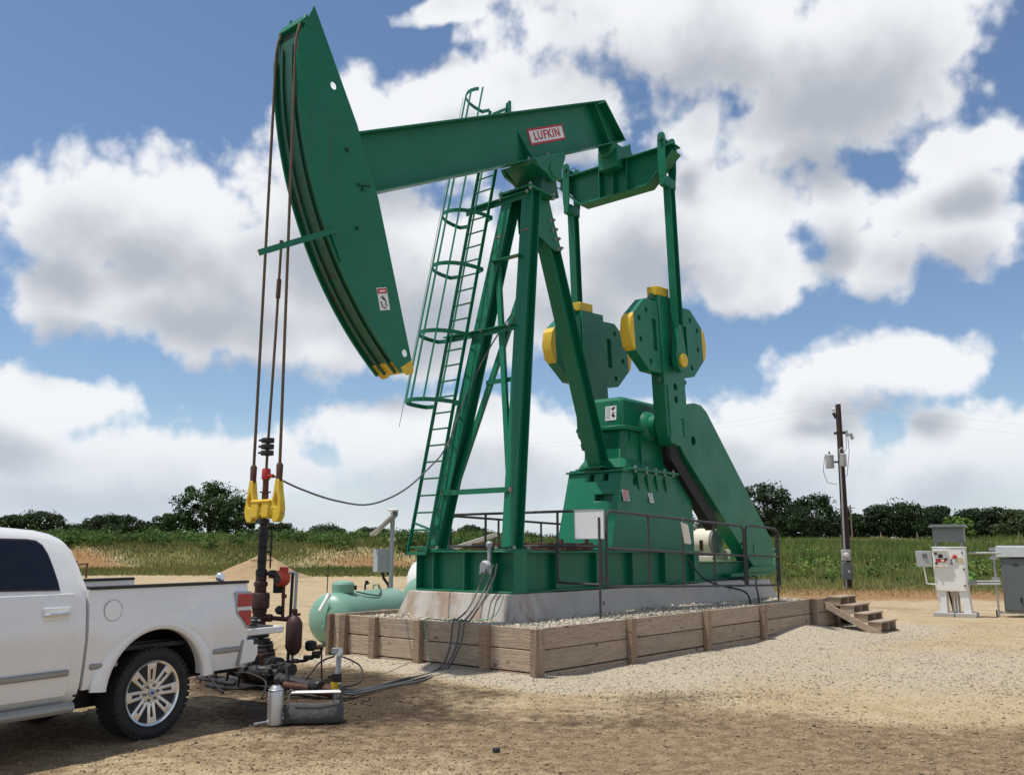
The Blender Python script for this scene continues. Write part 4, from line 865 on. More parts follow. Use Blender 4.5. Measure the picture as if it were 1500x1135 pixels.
def smooth_path(pts, n=6):
    out = []
    for i in range(len(pts)-1):
        p0, p1, p2, p3 = pts[max(i-1, 0)], pts[i], pts[i+1], pts[min(i+2, len(pts)-1)]
        for k in range(n):
            t = k/n; out.append(.5*((2*p1)+(p2-p0)*t+(2*p0-5*p1+4*p2-p3)*t*t+(3*p1-p0-3*p2+p3)*t**3))
    return out+[pts[-1]]
def cable(name, pts, r, mt, label, cat='cable', group=None, n=6):
    o = MB().tube(smooth_path([V3(p) for p in pts]), r, n).build(name, mt); return tag(o, label, cat, group)
cable('signal_cable', pa, .014, 'hose', 'dark coiled signal cable sagging from the red load cell to the pump leg')
# ---- belt guard, motor
gp = [(9.76, 3.92), (9.84, 4.35), (10.08, 4.68), (10.30, 4.82), (10.52, 4.88), (10.84, 4.87), (11.10, 4.75), (11.32, 4.55), (14.26, 1.92), (14.34, 1.6), (14.30, 1.28), (13.17, 1.28), (10.02, 3.66)]
gd = MB().prism(gp, -.85, -.50).build('belt_guard', 'green', pump, smooth=20)
cut(gd, [MB().lathe([(.10, -.1), (.10, .12)], (10.43, -.85, 4.03), (0, 1, 0), 18).build('cutter', 'blackp', pump)])
bv = gd.modifiers.new('bevel', 'BEVEL'); bv.width = .01; bv.limit_method = 'ANGLE'; bv.angle_limit = rad(40)
MB().box((13.2, -.862, 1.46), (13.95, -.851, 1.80)).build('access_panel', 'green', gd, .003)
MB().prism([(9.70, 4.0), (9.95, 3.60), (11.6, 2.28), (11.4, 2.1), (9.55, 3.55), (9.5, 3.95)], -.78, -.55).build('drive_belts', 'rubber', pump)
MB().lathe([(.38, -.10), (.38, .12)], (9.95, -.66, 4.05), (0, 1, 0), 24).build('sheave', 'black', pump)
mt_ = thing('electric_motor', 'white round electric motor with grille behind the belt guard', 'motor', PW(12.95, -.05, 1.42), PRZ)
MB().lathe([(.20, -.45), (.33, -.42), (.34, -.38), (.34, .02), (.32, .04)], (0, 0, .42), (0, -1, 0), 28).build('housing', 'beige', mt_)
for k in range(7): MB().torus((0, -.05-.02, .42), (0, 1, 0), .045+.042*k, .012, 24, 5).build('grille_ring', 'greybox', mt_)
MB().lathe([(.30, .045), (.30, .05)], (0, 0, .42), (0, -1, 0), 24).build('fan_cover', 'grey', mt_)
MB().box((-.3, -.1, 0), (.3, .45, .10)).box((.35, -.25, .0), (.55, .05, .25)).build('feet', 'beige', mt_, .01)
# ---- concrete foundation
cf = thing('concrete_foundation', 'rust stained sloped concrete foundation block under the green pump', 'foundation', WELL, PRZ)
def frus(u0, u1, v, z0, U0, U1, V_, z1): return MB().add([(u0, -v, z0), (u1, -v, z0), (u1, v, z0), (u0, v, z0), (U0, -V_, z1), (U1, -V_, z1), (U1, V_, z1), (U0, V_, z1)], [(0, 3, 2, 1), (4, 5, 6, 7), (0, 1, 5, 4), (1, 2, 6, 5), (2, 3, 7, 6), (3, 0, 4, 7)])
frus(3.60, 5.32, 1.385, .40, 3.82, 4.92, 1.165, .995).build('front_block', 'concrete', cf, .018, seg=2)
lb = frus(4.4, 13.75, 1.26, .40, 4.5, 13.45, 1.10, .985).build('rear_block', 'concrete', cf)
cut(lb, [MB().lathe([(.04, -.2), (.04, .2)], (u, -1.20, z), (0, 1, 0), 10).build('cutter', 'blackp', pump) for u, z in ((6.35, .74), (11.3, .82))])
bv = lb.modifiers.new('bevel', 'BEVEL'); bv.width = .015; bv.limit_method = 'ANGLE'; bv.angle_limit = rad(40)
# ================================================================== TIMBER RETAINING WALL
wall = thing('retaining_wall', 'weathered timber plank retaining wall with brown posts around the gravel fill', 'retaining wall', WELL, PRZ)
def board(p, qv, z0, z1, th=.042):     # p,q in (u,v); own object with local X along the board
    a, b = q(p[0], p[1], 0), q(qv[0], qv[1], 0); L = (b-a).length; d = (b-a).normalized()
    o = MB().box((.003, -th/2, z0-(z0+z1)/2), (L-.003, th/2, z1-(z0+z1)/2)).build('plank', 'board', wall, .006, loc=(a.x, a.y, (z0+z1)/2+random.uniform(-.004, .004)), rot=(random.uniform(-.012, .012), 0, math.atan2(d.y, d.x)))
    return o
def wpost(p, z1, sz=(.09, .13), nrm=(1, 0)):
    c = q(p[0], p[1], 0)
    MB().box((-sz[0]/2, -sz[1]/2, -.55), (sz[0]/2, sz[1]/2, .34)).build('post', 'post', wall, .007, loc=(c.x, c.y, z1-.34), rot=(random.uniform(-.012, .012), random.uniform(-.012, .012), random.uniform(-.04, .04)))
CR = [(.386, .665), (.098, .372), (-.20, .084)]
fvs = [2.63, .95, -.52, -1.45]
for i, (z0, z1) in enumerate(CR):
    brk = [2.63, .62, -1.45] if i % 2 == 0 else [2.63, -.35, -1.45]
    for a, b in zip(brk, brk[1:]): board((2.45, a), (2.45, b), z0, z1)
for v, w_ in ((-1.47, .08), (-1.13, .13), (-.43, .13), (.55, .13), (1.85, .13)): wpost((2.378, v), .672, (.095, w_))
wpost((2.40, 2.73), .665, (.13, .10)); wpost((2.47, 2.765), .66, (.10, .05))
rus = [2.56, 4.62, 6.92, 9.05, 11.35, 12.55]
for i, (z0, z1) in enumerate(CR):
    brk = rus if i != 1 else [2.56, 4.62, 9.05, 12.55]
    for a, b in zip(brk, brk[1:]): board((a, wall_v(a)), (b, wall_v(b)), z0, z1)
for u in (4.62, 6.92, 9.05, 11.35): wpost((u, wall_v(u)+.066), .675, (.15, .085))
wpost((12.62, wall_v(12.6)-.02), .66, (.1, .1))
for i, (z0, z1) in enumerate(CR):
    for a, b in ((2.5, 6.0), (6.0, 9.6), (9.6, 12.6)): board((a, -1.45), (b, -1.45), z0, z1)
for u in (3.6, 6.0, 8.4, 10.8): wpost((u, -1.53), .67, (.13, .09))
# ---- wooden steps
stp = thing('wooden_steps', 'four small wooden box steps leading down from the end of the retaining wall', 'steps', PW(12.05, wall_v(12.4)+.03, 0), PRZ)
for k in range(4):
    y0, zt = -.03-.27*k, .70-.155*k
    MB().box((.02, y0-.29, zt-.035), (1.02, y0, zt)).build('tread', 'board', stp, .006)
    if k < 4:
        for x_ in (.06, .54, 1.0-.02): MB().box((x_-.022, y0-.27, zt-.19), (x_+.022, y0-.0, zt-.036)).build('riser_block', 'board', stp, .004)
    MB().box((.10, y0-.03, zt-.16), (.96, y0-.01, zt-.037)).build('riser', 'board', stp)
for x_ in (-.005, 1.045):
    MB().prism([(.0, .60), (.0, .45), (-.98, -.06), (-1.16, -.06), (-1.16, .0)], x_-.02, x_+.02, 'x').build('stringer', 'board', stp, .004)
wpost_c = MB().box((.5, -.10, -.2), (.6, 0, .55)).build('support_post', 'post', stp, .005)
# ================================================================== PIPE RAILINGS
def railing(label, P0, P1, posts, zt, zb, name='pipe_railing', feet=None, mids=(.5,)):
    a, b = PW(*P0), PW(*P1); L = (b-a).length; rz = math.atan2(b.y-a.y, b.x-a.x)
    t = thing(name, label, 'railing', (a.x, a.y, 0), rz, 'pipe railings round the pump')
    zf = lambda x, k: zb[0]+(zb[1]-zb[0])*x/L + k*((zt[0]-zb[0])+((zt[1]-zb[1])-(zt[0]-zb[0]))*x/L)
    r = .024; c = .12
    MB().tube([(0, 0, zf(0, 0)), (0, 0, zf(0, 1)-c), (c*.3, 0, zf(0, 1)-c*.3), (c, 0, zf(c, 1)), (L-c, 0, zf(L-c, 1)), (L-c*.3, 0, zf(L, 1)-c*.3), (L, 0, zf(L, 1)-c), (L, 0, zf(L, 0))], r, 8).build('frame', 'railing', t)
    MB().tube([(0, 0, zf(0, 0)), (L, 0, zf(L, 0))], r*.9, 8).build('bottom_rail', 'railing', t)
    for k in mids: MB().tube([(0, 0, zf(0, k)), (L, 0, zf(L, k))], r*.9, 8).build('middle_rail', 'railing', t)
    for x_ in posts: MB().tube([(x_*L, 0, zf(x_*L, 0)), (x_*L, 0, zf(x_*L, 1))], r*.9, 8).build('upright', 'railing', t)
    for x_, zg in (feet or []): MB().tube([(x_*L, 0.045, zg), (x_*L, 0.045, zf(x_*L, .9))], r*.85, 8).build('ground_post', 'railing', t)
    for x_ in (0, 1):
        for k in (.1, .7): MB().cbox((x_*L, .03, zf(x_*L, k)), (.05, .07, .06)).build('clamp', 'railing', t)
    return t
fr_ = thing('pipe_railing', 'black pipe railing crossing the pump behind its front legs, carrying the blank sign', 'railing', WELL, PRZ, 'pipe railings round the pump')
MB().tube([q(5, -1.34, 1.70), q(5, -1.34, 2.19), q(5, -1.31, 2.28), q(5, -1.22, 2.315), q(5, 1.9, 2.315), q(5, 2.0, 2.28), q(5, 2.03, 2.2), q(5, 2.03, 1.12)], .024, 8).build('frame', 'railing', fr_)
for v_, zb_ in ((-.45, 1.70), (.35, 1.70), (1.16, 1.14)): MB().tube([q(5, v_, zb_), q(5, v_, 2.31)], .022, 8).build('upright', 'railing', fr_)
MB().tube([q(5, -1.34, 1.74), q(5, 2.03, 1.74)], .022, 8).build('middle_rail', 'railing', fr_); MB().tube([q(5, 1.16, 1.15), q(5, 2.03, 1.13)], .022, 8).build('bottom_rail', 'railing', fr_)
MB().tube([q(4.955, 2.03, .45), q(4.955, 2.03, 2.2)], .02, 8).build('ground_post', 'railing', fr_); MB().cbox(q(5, 1.16, 1.72), (.1, .09, .13)).build('clamp', 'railing', fr_)
railing('long black pipe railing panel along the near side of the foundation', (5.12, 2.06), (10.15, 2.06), (.26, .50, .74), (2.31, 2.15), (1.10, .96))
railing('short black pipe railing gate at the far right end beside the belt guard', (10.25, 2.06), (11.85, 2.06), (), (2.17, 2.12), (.96, .92), feet=[(.99, .35)])
railing('black pipe railing panel along the hidden far side of the pump', (5.05, -1.36), (11.9, -1.36), (.2, .4, .6, .8), (2.30, 2.13), (1.2, .95))
sg = MB().cbox((0, 0, 0), (.62, .012, .46)); bs = PW(4.965, 1.83, 2.09)
so = thing('blank_sign', 'blank white square sign hung on the black pipe railing', 'sign', bs, PRZ+math.pi/2)
MB().box((-.285, -.008, -.225), (.285, .004, .225)).build('panel', 'signwhite', so, .003)
MB().bar((-.29, 0, .229), (.29, 0, .229), .02, .012).bar((-.29, 0, -.229), (.29, 0, -.229), .02, .012).bar((-.288, 0, -.23), (-.288, 0, .23), .02, .01, (1, 0, 0)).bar((.288, 0, -.23), (.288, 0, .23), .02, .01, (1, 0, 0)).build('edge_frame', 'greybox', so)
so2 = thing('paper_tag', 'small curled pale sheet hanging on the long near railing', 'sheet', PW(7.42, 2.10, 2.0), PRZ)
vs = []; 
for i in range(6):
    a = i/5; vs += [(.02+.22*a, -.03-.05*math.sin(a*math.pi*.8), .18-.10*a+.05*a*a), (.10+.22*a, -.05-.04*math.sin(a*math.pi*.8), -.20-.06*a+.05*a*a)]
nv = len(vs); m = MB().add(vs+[(x_, y+.004, z) for x_, y, z in vs], [(2*i, 2*i+1, 2*i+3, 2*i+2) for i in range(5)]+[(nv+2*i, nv+2*i+2, nv+2*i+3, nv+2*i+1) for i in range(5)])
m.build('sheet', 'beige', so2)
MB().tube([(.14, .0, .16), (.14, -.01, .27)], .006, 5).build('tie', 'steel', so2)
# ---- hanging cable loop by the gate
cable('power_cable', [PW(13.2, .80, 1.05), PW(12.6, 1.2, 1.03), PW(11.3, 1.75, .96), PW(10.6, 2.12, .60), PW(10.2, 2.14, .56), PW(9.95, 2.12, .85), PW(9.6, 1.5, 1.05), PW(9.4, 1.15, 1.5)], .017, 'rubber', 'black power cable looping below the railing gate onto the gravel')
# ================================================================== JUNCTION FITTING AND CABLES DOWN THE FRONT
jf = thing('junction_fitting', 'small grey conduit fitting on the front skid beam above three cables', 'conduit fitting', PW(3.9, .60, 1.62), PRZ)
MB().lathe([(.04, 0), (.055, .03), (.055, .07), (.03, .1)], (0, 0, .10), n=12).tube([(0, 0, .12), (0, 0, -.12)], .028, 8).build('elbow', 'greybox', jf)
MB().lathe([(.10, 0), (.105, .05), (.085, .09)], (-.05, 0, -.2), (-1, 0, -.15), 14).build('junction_box', 'greybox', jf)
for k in (-.09, 0, .09): MB().tube([(-.08, k, -.22), (-.09, k*1.15, -.32)], .024, 8).build('gland', 'steel', jf)
def on_u(x, y, u): return on_plane(x, y, PW(u, 0, 0), UX)
CAB_L = [(715, 827, 'u', 3.78), (706, 848, 'u', 3.74), (699, 865, 'u', 3.68), (685, 892, 'u', 3.35), (669, 909, 'u', 2.50), (664, 919, 'u', 2.38), (659, 946, 'u', 2.30), (648, 973, 'u', 2.22), (630, 985, 'z', .03), (589, 994, 'z', .025), (537, 1007, 'z', .03), (505, 1008, 'z', .10), (497, 1000, 'z', .18)]
CAB_R = [(728, 825, 'u', 3.78), (724, 845, 'u', 3.74), (717, 860, 'u', 3.68), (703, 886, 'u', 3.40), (688, 908, 'u', 2.50), (681, 921, 'u', 2.38), (676, 937, 'u', 2.31), (668, 957, 'u', 2.26), (652, 982, 'z', .03), (616, 996, 'z', .03), (577, 1003, 'z', .03), (515, 1016, 'z', .05), (499, 1010, 'z', .12)]
for i, lab in enumerate(('left of three grey cables running down from the skid over the timber wall', 'middle of three grey cables running down from the skid over the timber wall', 'right of three grey cables running down from the skid over the timber wall')):
    pts = []
    for A, B in zip(CAB_L, CAB_R):
        t = (0, .62, 1)[i]; x_, y_, k_ = A[0]+(B[0]-A[0])*t, A[1]+(B[1]-A[1])*t, A[3]+(B[3]-A[3])*t
        p = on_u(x_, y_, k_) if A[2] == 'u' else on_z(x_, y_, k_); uu = (p-WELL).dot(UX)
        if 2.36 < uu < 2.62: p.z = max(p.z, .70)
        pts.append(p)
    cable('grey_cable', pts, .015, 'hose', lab, 'cable', 'cables down the front of the skid')
cable('green_wire', [PW(3.62, 1.15, 1.0), PW(3.50, 1.10, .72), PW(3.42, .85, .62), PW(2.9, .55, .64), PW(2.44, .62, .68), PW(2.36, .75, .45), PW(2.34, .82, .20), PW(2.3, .9, .05)], .007, 'greenwire', 'thin green ground wire lying over the timber wall front', 'wire')
# ================================================================== WELLHEAD
wh = thing('wellhead', 'maroon and black oil wellhead with stuffing box and flanges behind the truck', 'wellhead', WELL, PRZ)
MB().lathe([(.07, 0), (.075, .03), (.075, .09), (.055, .10), (.058, .2), (.06, .62), (.05, .63), (.05, .68), (.075, .69), (.075, .75), (.045, .76)], (0, 0, 1.34), n=18).build('stuffing_box', 'black', wh)
for z in (1.55, 1.73, 1.90): MB().cbox((0, 0, z), (.24, .16, .012)).tube([(.09, -.06, z-.1), (.09, -.06, z+.1)], .012, 6).build('guide_plate', 'black', wh)
MB().tube([(.02, -.09, 1.66), (.02, -.16, 1.67), (.02, -.16, 1.86), (.02, -.10, 1.87)], .015, 6).build('handle', 'black', wh)
MB().lathe([(.065, 0), (.075, .02), (.075, .13), (.09, .14), (.09, .19), (.07, .20), (.07, .28)], (0, 0, 1.08), n=18).build('flow_tee', 'maroon', wh)
MB().lathe([(.09, .0), (.125, .02), (.125, .19), (.115, .21), (.075, .22)], (0, 0, .92), n=20).build('hammer_union', 'maroon', wh)
MB().lathe([(.085, 0), (.085, .14), (.095, .15), (.095, .2)], (0, 0, .73), n=18).build('tubing_spool', 'maroon', wh)
MB().lathe([(.065, 0), (.07, .2), (.085, .21), (.085, .3)], (0, 0, .44), n=18).build('riser', 'maroon', wh)
for z, r in ((.40, .20), (.30, .23), (.10, .25)):
    fl = MB().lathe([(r-.01, 0), (r, .01), (r, .075), (r-.01, .085)], (0, 0, z), n=24).build('flange', 'oily', wh)
    for k in range(10): a = 2*math.pi*k/10; MB().lathe([(.02, -.03), (.02, .115)], (math.cos(a)*(r-.035), math.sin(a)*(r-.035), z), n=6).build('stud', 'oily', fl)
MB().lathe([(.16, -.2), (.16, .55)], (0, 0, 0), n=20).build('casing_head', 'oily', wh)
MB().lathe([(.62, -.05), (.62, .015), (.55, .02)], (0, 0, 0), n=28).build('cellar_ring', 'oily', wh)
MB().cbox((0, 0, .2), (.42, .46, .20)).build('spool_body', 'oily', wh, .03, seg=2)
for k, (yy0, rr) in enumerate(((.34, .15), (.42, .15), (.66, .13), (-.34, .15), (-.42, .15), (.98, .12))):
    fl = MB().lathe([(rr-.01, -.025), (rr, -.02), (rr, .02), (rr-.01, .025)], (-.05, yy0, .20), (0, 1, 0), 20).build('side_flange', 'oily', wh)
    for j in range(8):
        a = 2*math.pi*j/8; MB().lathe([(.014, -.04), (.014, .04)], (-.05+math.cos(a)*(rr-.03), yy0, .20+math.sin(a)*(rr-.03)), (0, 1, 0), 6).build('stud', 'oily', fl)
MB().tube([(-.05, .3, .2), (-.05, 1.15, .2)], .10, 14).build('left_valve', 'oily', wh)
MB().tube([(-.05, .80, .2), (-.05, .80, .42), (-.05, .86, .45)], .035, 8).torus((-.05, .80, .44), (0, 0, 1), .10, .012, 20, 5).build('left_valve_wheel', 'rust', wh)
for pth in ([(-.3, .9, .02), (-.35, 1.05, .25), (-.15, 1.2, .3), (-.1, 1.4, .05)], [(-.4, -.2, .02), (-.55, -.5, .22), (-.5, -.9, .15), (-.75, -1.2, .02)], [(-.2, -.8, .3), (-.35, -1.1, .34), (-.5, -1.3, .12), (-.7, -1.5, .02)], [(-.5, .5, .02), (-.62, .2, .16), (-.7, -.2, .05), (-.8, -.5, .02)]):
    MB().tube(smooth_path([V3(p) for p in pth]), .013, 6).build('control_hose', 'rubber', wh)
for s, nm in ((1, 'side_outlet'), (-1, 'side_outlet')):
    o = MB().tube([(0, 0, .22), (0, s*.75, .22)], .075, 12).lathe([(.13, .30), (.13, .36)], (0, 0, .22), (0, s, 0), 14).lathe([(.13, .40), (.13, .46)], (0, 0, .22), (0, s, 0), 14).build(nm, 'oily', wh)
hwv = MB().torus((-.52, .12, .19), (1, 0, .05), .26, .016, 28, 6)
for k in range(3): a = 2*math.pi*k/3+.4; hwv.tube([(-.52, .12, .19), (-.52, .12+.26*math.cos(a), .19+.26*math.sin(a))], .012, 5)
hwv.tube([(-.55, .12, .19), (-.1, .12, .19)], .04, 8).build('hand_wheel', 'oily', wh)
MB().tube([(-.62, .35, .09), (-.62, -.45, .09)], .022, 8).build('drain_pipe', 'oily', wh)
cv = MB().lathe([(.075, -.26), (.12, -.25), (.12, -.20), (.085, -.19), (.10, -.08), (.105, .06), (.085, .12), (.12, .13), (.12, .18), (.07, .19), (.07, .26)], (-.35, -.62, .20), (.25, -1, 0), 18).build('casing_valve', 'oily', wh)
for k in range(8):
    a = 2*math.pi*k/8; ax_ = V3((.25, -1, 0)).normalized(); u_2 = ax_.orthogonal().normalized(); w_2 = ax_.cross(u_2); c = V3((-.35, -.62, .20))+(u_2*math.cos(a)+w_2*math.sin(a))*.10
    MB().lathe([(.014, -.28), (.014, -.17)], c, ax_, 6).build('stud', 'oily', cv); MB().lathe([(.014, .10), (.014, .21)], c, ax_, 6).build('stud', 'oily', cv)
MB().tube([(-.35, -.62, .3), (-.38, -.62, .42)], .03, 8).torus((-.38, -.62, .42), (0, .2, 1), .09, .010, 20, 5).build('valve_wheel', 'rust', wh)
for zc in (.52, .60, .66): MB().lathe([(.13, 0), (.14, .012), (.14, .035), (.13, .045)], (0, 0, zc-.03), n=20).build('packing_ring', 'oily', wh)
MB().cbox((-.16, -.20, .34), (.22, .22, .2)).build('block_valve', 'oily', wh, .02)
MB().tube([(.1, .3, .05), (-.3, .7, .35), (-.4, .95, .12), (-.5, 1.2, .03)], .014, 6).build('drain_hose', 'rubber', wh)
MB().tube([(-.35, -.95, .17), (-.3, -1.6, .12)], .07, 10).lathe([(.085, 0), (.09, .04), (.09, .12), (.07, .15)], (-.3, -1.55, .13), (0, -1, 0), 12).build('flowline', 'oily', wh)
# flow-line manifold, standing off the tee towards the right
DY = WELL.y
def at(x, y, Y=DY): return on_y(x, y, Y)
mf = thing('flowline_manifold', 'maroon flowline pipes and valves with a red transmitter right of the wellhead', 'manifold', (at(418, 990).x, DY, 0), 0)
L0 = mf.location
def lm_(x, y, dy=0): p = at(x, y, DY+dy); return p-V3(L0)
MB().tube([lm_(384, 838), lm_(400, 840), lm_(412, 841)], .028, 8).lathe([(.05, -.04), (.055, 0), (.05, .05)], lm_(399, 840), (1, 0, 0), 10).build('wing_valve', 'black', mf)
MB().lathe([(.085, -.06), (.105, -.04), (.105, .06), (.085, .09)], lm_(414, 846), (-.6, -.8, .0), 18).build('transmitter', 'redtx', mf, .006)
MB().lathe([(.075, .092), (.07, .1)], lm_(414, 846), (-.6, -.8, 0), 16).build('gauge_glass', 'blackp', mf)
MB().lathe([(.055, 0), (.06, .06), (.05, .075)], lm_(416, 838), (0, 0, 1), 12).build('transmitter_cap', 'red', mf)
MB().cbox(lm_(409, 857, .1), (.15, .06, .19)).build('control_box', 'black', mf, .008)
MB().tube([lm_(416, 852), lm_(415, 875), lm_(414, 903)], .022, 8).lathe([(.035, -.02), (.035, .03)], lm_(416, 873), (0, 0, 1), 8).build('riser_pipe', 'rust', mf)
MB().lathe([(.06, 0), (.055, .06), (.02, .09)], lm_(413, 893), (-1, 0, .1), 10).build('check_valve', 'black', mf)
MB().tube([lm_(380, 905), lm_(395, 904), lm_(430, 907)], .03, 8).lathe([(.05, -.05), (.05, .05)], lm_(393, 904), (1, 0, 0), 8).lathe([(.045, -.04), (.045, .04)], lm_(425, 906), (1, 0, 0), 8).build('lower_header', 'maroon', mf)
MB().tube([lm_(432, 906), lm_(433, 899), lm_(440, 899)], .018, 6).build('lever', 'black', mf)
for x0 in (425, 431): MB().tube([lm_(x0-4.5, 993), lm_(x0, 905), lm_(x0+4, 838)], .021, 8).build('stand_pipe', 'greybox' if x0 > 426 else 'black', mf)
MB().tube([lm_(424, 838), lm_(436, 839)], .02, 6).build('clamp_bar', 'greybox', mf)
cb_ = lm_(434, 965)
MB().lathe([(.02, 0), (.07, .03), (.105, .10), (.105, .40), (.07, .47), (.03, .50), (.035, .53), (.035, .58)], lm_(433, 957)+V3((0, -.14, 0)), n=20).build('dosing_bottle', 'maroon', mf)
MB().tube([lm_(419, 968), lm_(446, 967), lm_(470, 955), lm_(471, 948)], .02, 8).lathe([(.03, -.04), (.03, .04)], lm_(432, 967), (1, 0, 0), 8).build('regulator_line', 'black', mf)
MB().lathe([(.05, 0), (.075, .03), (.075, .11), (.04, .13)], lm_(455, 952), n=12).cbox(lm_(452, 962), (.12, .10, .05)).lathe([(.045, -.05), (.045, .05)], lm_(463, 958), (1, 0, 0), 8).build('regulator', 'black', mf)
MB().cbox(lm_(468, 948), (.10, .03, .04)).tube([lm_(471, 950), lm_(471, 1003)], .012, 6).build('support_stake', 'rust', mf)
# right hand valve stand on the flow line
vs_ = thing('valve_stand', 'grey upright pipe with capped top and black valve in front of the timber wall', 'valve', on_z(492, 1022, 0), 0)
VL = vs_.location; VY = VL.y
def vl(x, y, dy=0): return at(x, y, VY+dy)-V3(VL)
MB().tube([vl(490, 1022), vl(495, 985), vl(497, 958)], .030, 10).build('pipe', 'greybox', vs_)
MB().lathe([(.05, 0), (.05, .03)], vl(497, 954), (-.2, -1, .2), 14).cbox(vl(491, 952), (.07, .06, .06)).build('cap', 'greybox', vs_)
MB().lathe([(.055, -.06), (.06, 0), (.055, .06)], vl(493, 993), (0, 0, 1), 10).cbox(vl(488, 990), (.12, .05, .03)).build('valve_body', 'black', vs_)
MB().lathe([(.062, -.04), (.062, .05)], vl(492, 1004), (0, 0, 1), 10).build('yellow_band', 'yellow', vs_)
MB().tube([vl(488, 1014), vl(470, 1012), vl(440, 1006), vl(415, 1003)], .045, 10).lathe([(.07, -.06), (.07, .08)], vl(478, 1010), (1, 0, -.2), 10).build('flow_pipe', 'rust', vs_)
cable('small_hose', [at(480, 955, 10.9), at(505, 962, 10.9), at(528, 975, 10.9), at(530, 995, 10.7), at(515, 1003, 10.6), at(497, 1005, 10.5)], .010, 'rubber', 'thin black hose arching to the right of the grey valve pipe', 'hose')
cable('short_hose', [at(440, 1002, 10.9), at(455, 985, 11.0), at(470, 968, 11.2), at(490, 960, 11.2)], .012, 'rubber', 'short black hose arching left of the grey valve pipe', 'hose')
# ---- tools on the ground
gc = thing('gas_cylinder', 'small silver gas cylinder standing on the ground beside the truck', 'gas cylinder', on_z(402, 1061, 0), 0)
MB().lathe([(.065, 0), (.074, .01), (.076, .03), (.076, .29), (.066, .34), (.04, .375), (.026, .38)], n=24).build('bottle', 'alu', gc)
MB().lathe([(.022, .375), (.022, .41), (.03, .412), (.03, .44), (.015, .45)], n=12).tube([(0, 0, .42), (.06, 0, .43)], .01, 6).build('valve', 'black', gc)
MB().torus((0, 0, .335), (0, 0, 1), .070, .006, 20, 5).build('collar', 'steel', gc)
tbg = thing('tool_bag', 'open dark canvas tool bag lying on the ground beside the gas cylinder', 'tool bag', on_z(460, 1057, 0), .12)
sec = []
for x_, hy, hz in ((-.29, .07, .13), (-.26, .11, .17), (-.12, .125, .165), (.05, .13, .16), (.2, .125, .185), (.27, .10, .19), (.285, .07, .15)):
    wv = .012*math.sin(31*x_); sec.append([(x_, y, z) for y, z in ((-hy*.8, .0), (-hy*1.05, .03), (-hy*1.1-wv, hz*.45), (-hy*.95+wv, hz*.8), (-hy*.8, hz), (-hy*.55, hz-.01), (-hy*.45, hz-.06), (hy*.45, hz-.06), (hy*.55, hz-.01), (hy*.8, hz+.01), (hy*.95-wv, hz*.8), (hy*1.1+wv, hz*.45), (hy*1.05, .03), (hy*.8, 0))])
loft(sec).build('bag_body', 'bag', tbg, smooth=50)
MB().tube([(-.27, 0, .12), (-.25, -.02, .27), (-.22, -.02, .30), (.25, 0, .30)], .010, 6).tube([(-.22, -.1, .30), (.26, -.1, .30)], .013, 6).build('frame_bar', 'steel', tbg)
MB().bar((.26, -.02, .15), (.26, -.02, .34), .02, .03, (1, 0, 0)).bar((.18, 0, .19), (.18, 0, .30), .03, .01, (1, 0, 0)).build('strap', 'bag', tbg)
MB().strip([(-.3, .02, .1), (-.32, -.03, .22), (-.24, -.06, .33), (-.16, -.02, .28), (-.18, .0, .2)], .04, .006, (0, 1, .2)).build('handle', 'bag', tbg)
ppw = MB().tube([on_z(372, 1060, .02), on_z(424, 1051, .02)], .016, 8).build('steel_bar', 'steel'); tag(ppw, 'short grey steel bar lying on the ground behind the gas cylinder', 'bar')
db = on_z(727, 1099, 0); dm = MB().lathe([(.015, 0), (.036, .008), (.032, .03), (.015, .038)], n=9).build('rubber_plug', 'rubber', loc=(db.x, db.y, gz(db.x, db.y))); tag(dm, 'small black rubber plug lying alone on the gravel in the foreground', 'plug')
ms = on_z(535, 1046, 0); 
# ================================================================== PROPANE TANKS
def capsule(Lh, r, n=9): 
    pr = [(r*math.sin(math.pi/2*k/n), -Lh-r*.62*math.cos(math.pi/2*k/n)) for k in range(n+1)]; return pr+[(a, -b) for a, b in reversed(pr)]
ta = rad(22); tdir = V3((math.sin(ta), math.cos(ta), 0)); tend = V3((-3.24, 16.3, -.19))
tk = thing('propane_tank', 'sea green horizontal propane tank behind the left end of the timber wall', 'propane tank', tend+tdir*1.15, math.pi/2-ta)
MB().lathe(capsule(1.05, .455), (0, 0, .66), (1, 0, 0), 32).build('vessel', 'tank', tk, smooth=50)
MB().lathe([(.20, 0), (.205, .15), (.18, .19), (.09, .215), (.001, .22)], (-.72, 0, 1.10), n=24).build('dome', 'tank', tk)
MB().cbox((-.60, -.175, 1.19), (.06, .05, .08)).build('dome_opening', 'blackp', tk)
for x_ in (-.75, .8): MB().box((x_-.05, -.3, -.02), (x_+.05, .3, .24)).box((x_-.12, -.34, -.05), (x_+.12, .34, .03)).build('saddle_leg', 'grey', tk, .01)
MB().tube([(-1.30, -.1, .95), (-1.33, -.05, .75), (-1.38, -.05, .55)], .012, 6).lathe([(.03, 0), (.03, .05)], (-1.36, -.05, .55), (-1, 0, 0), 8).build('gauge_line', 'tank', tk)
for s in (-1, 1): MB().tube([(.45+s*.1, 0, 1.12), (.45+s*.1, 0, 1.2), (.5+s*.04, 0, 1.2)], .016, 6).build('lifting_lug', 'tank', tk)
MB().tube([(.05, 0, 1.12), (.05, 0, 1.22), (.18, 0, 1.24)], .02, 6).lathe([(.035, -.03), (.035, .04)], (.1, 0, 1.25), (0, 0, 1), 8).build('filler_valve', 'black', tk)
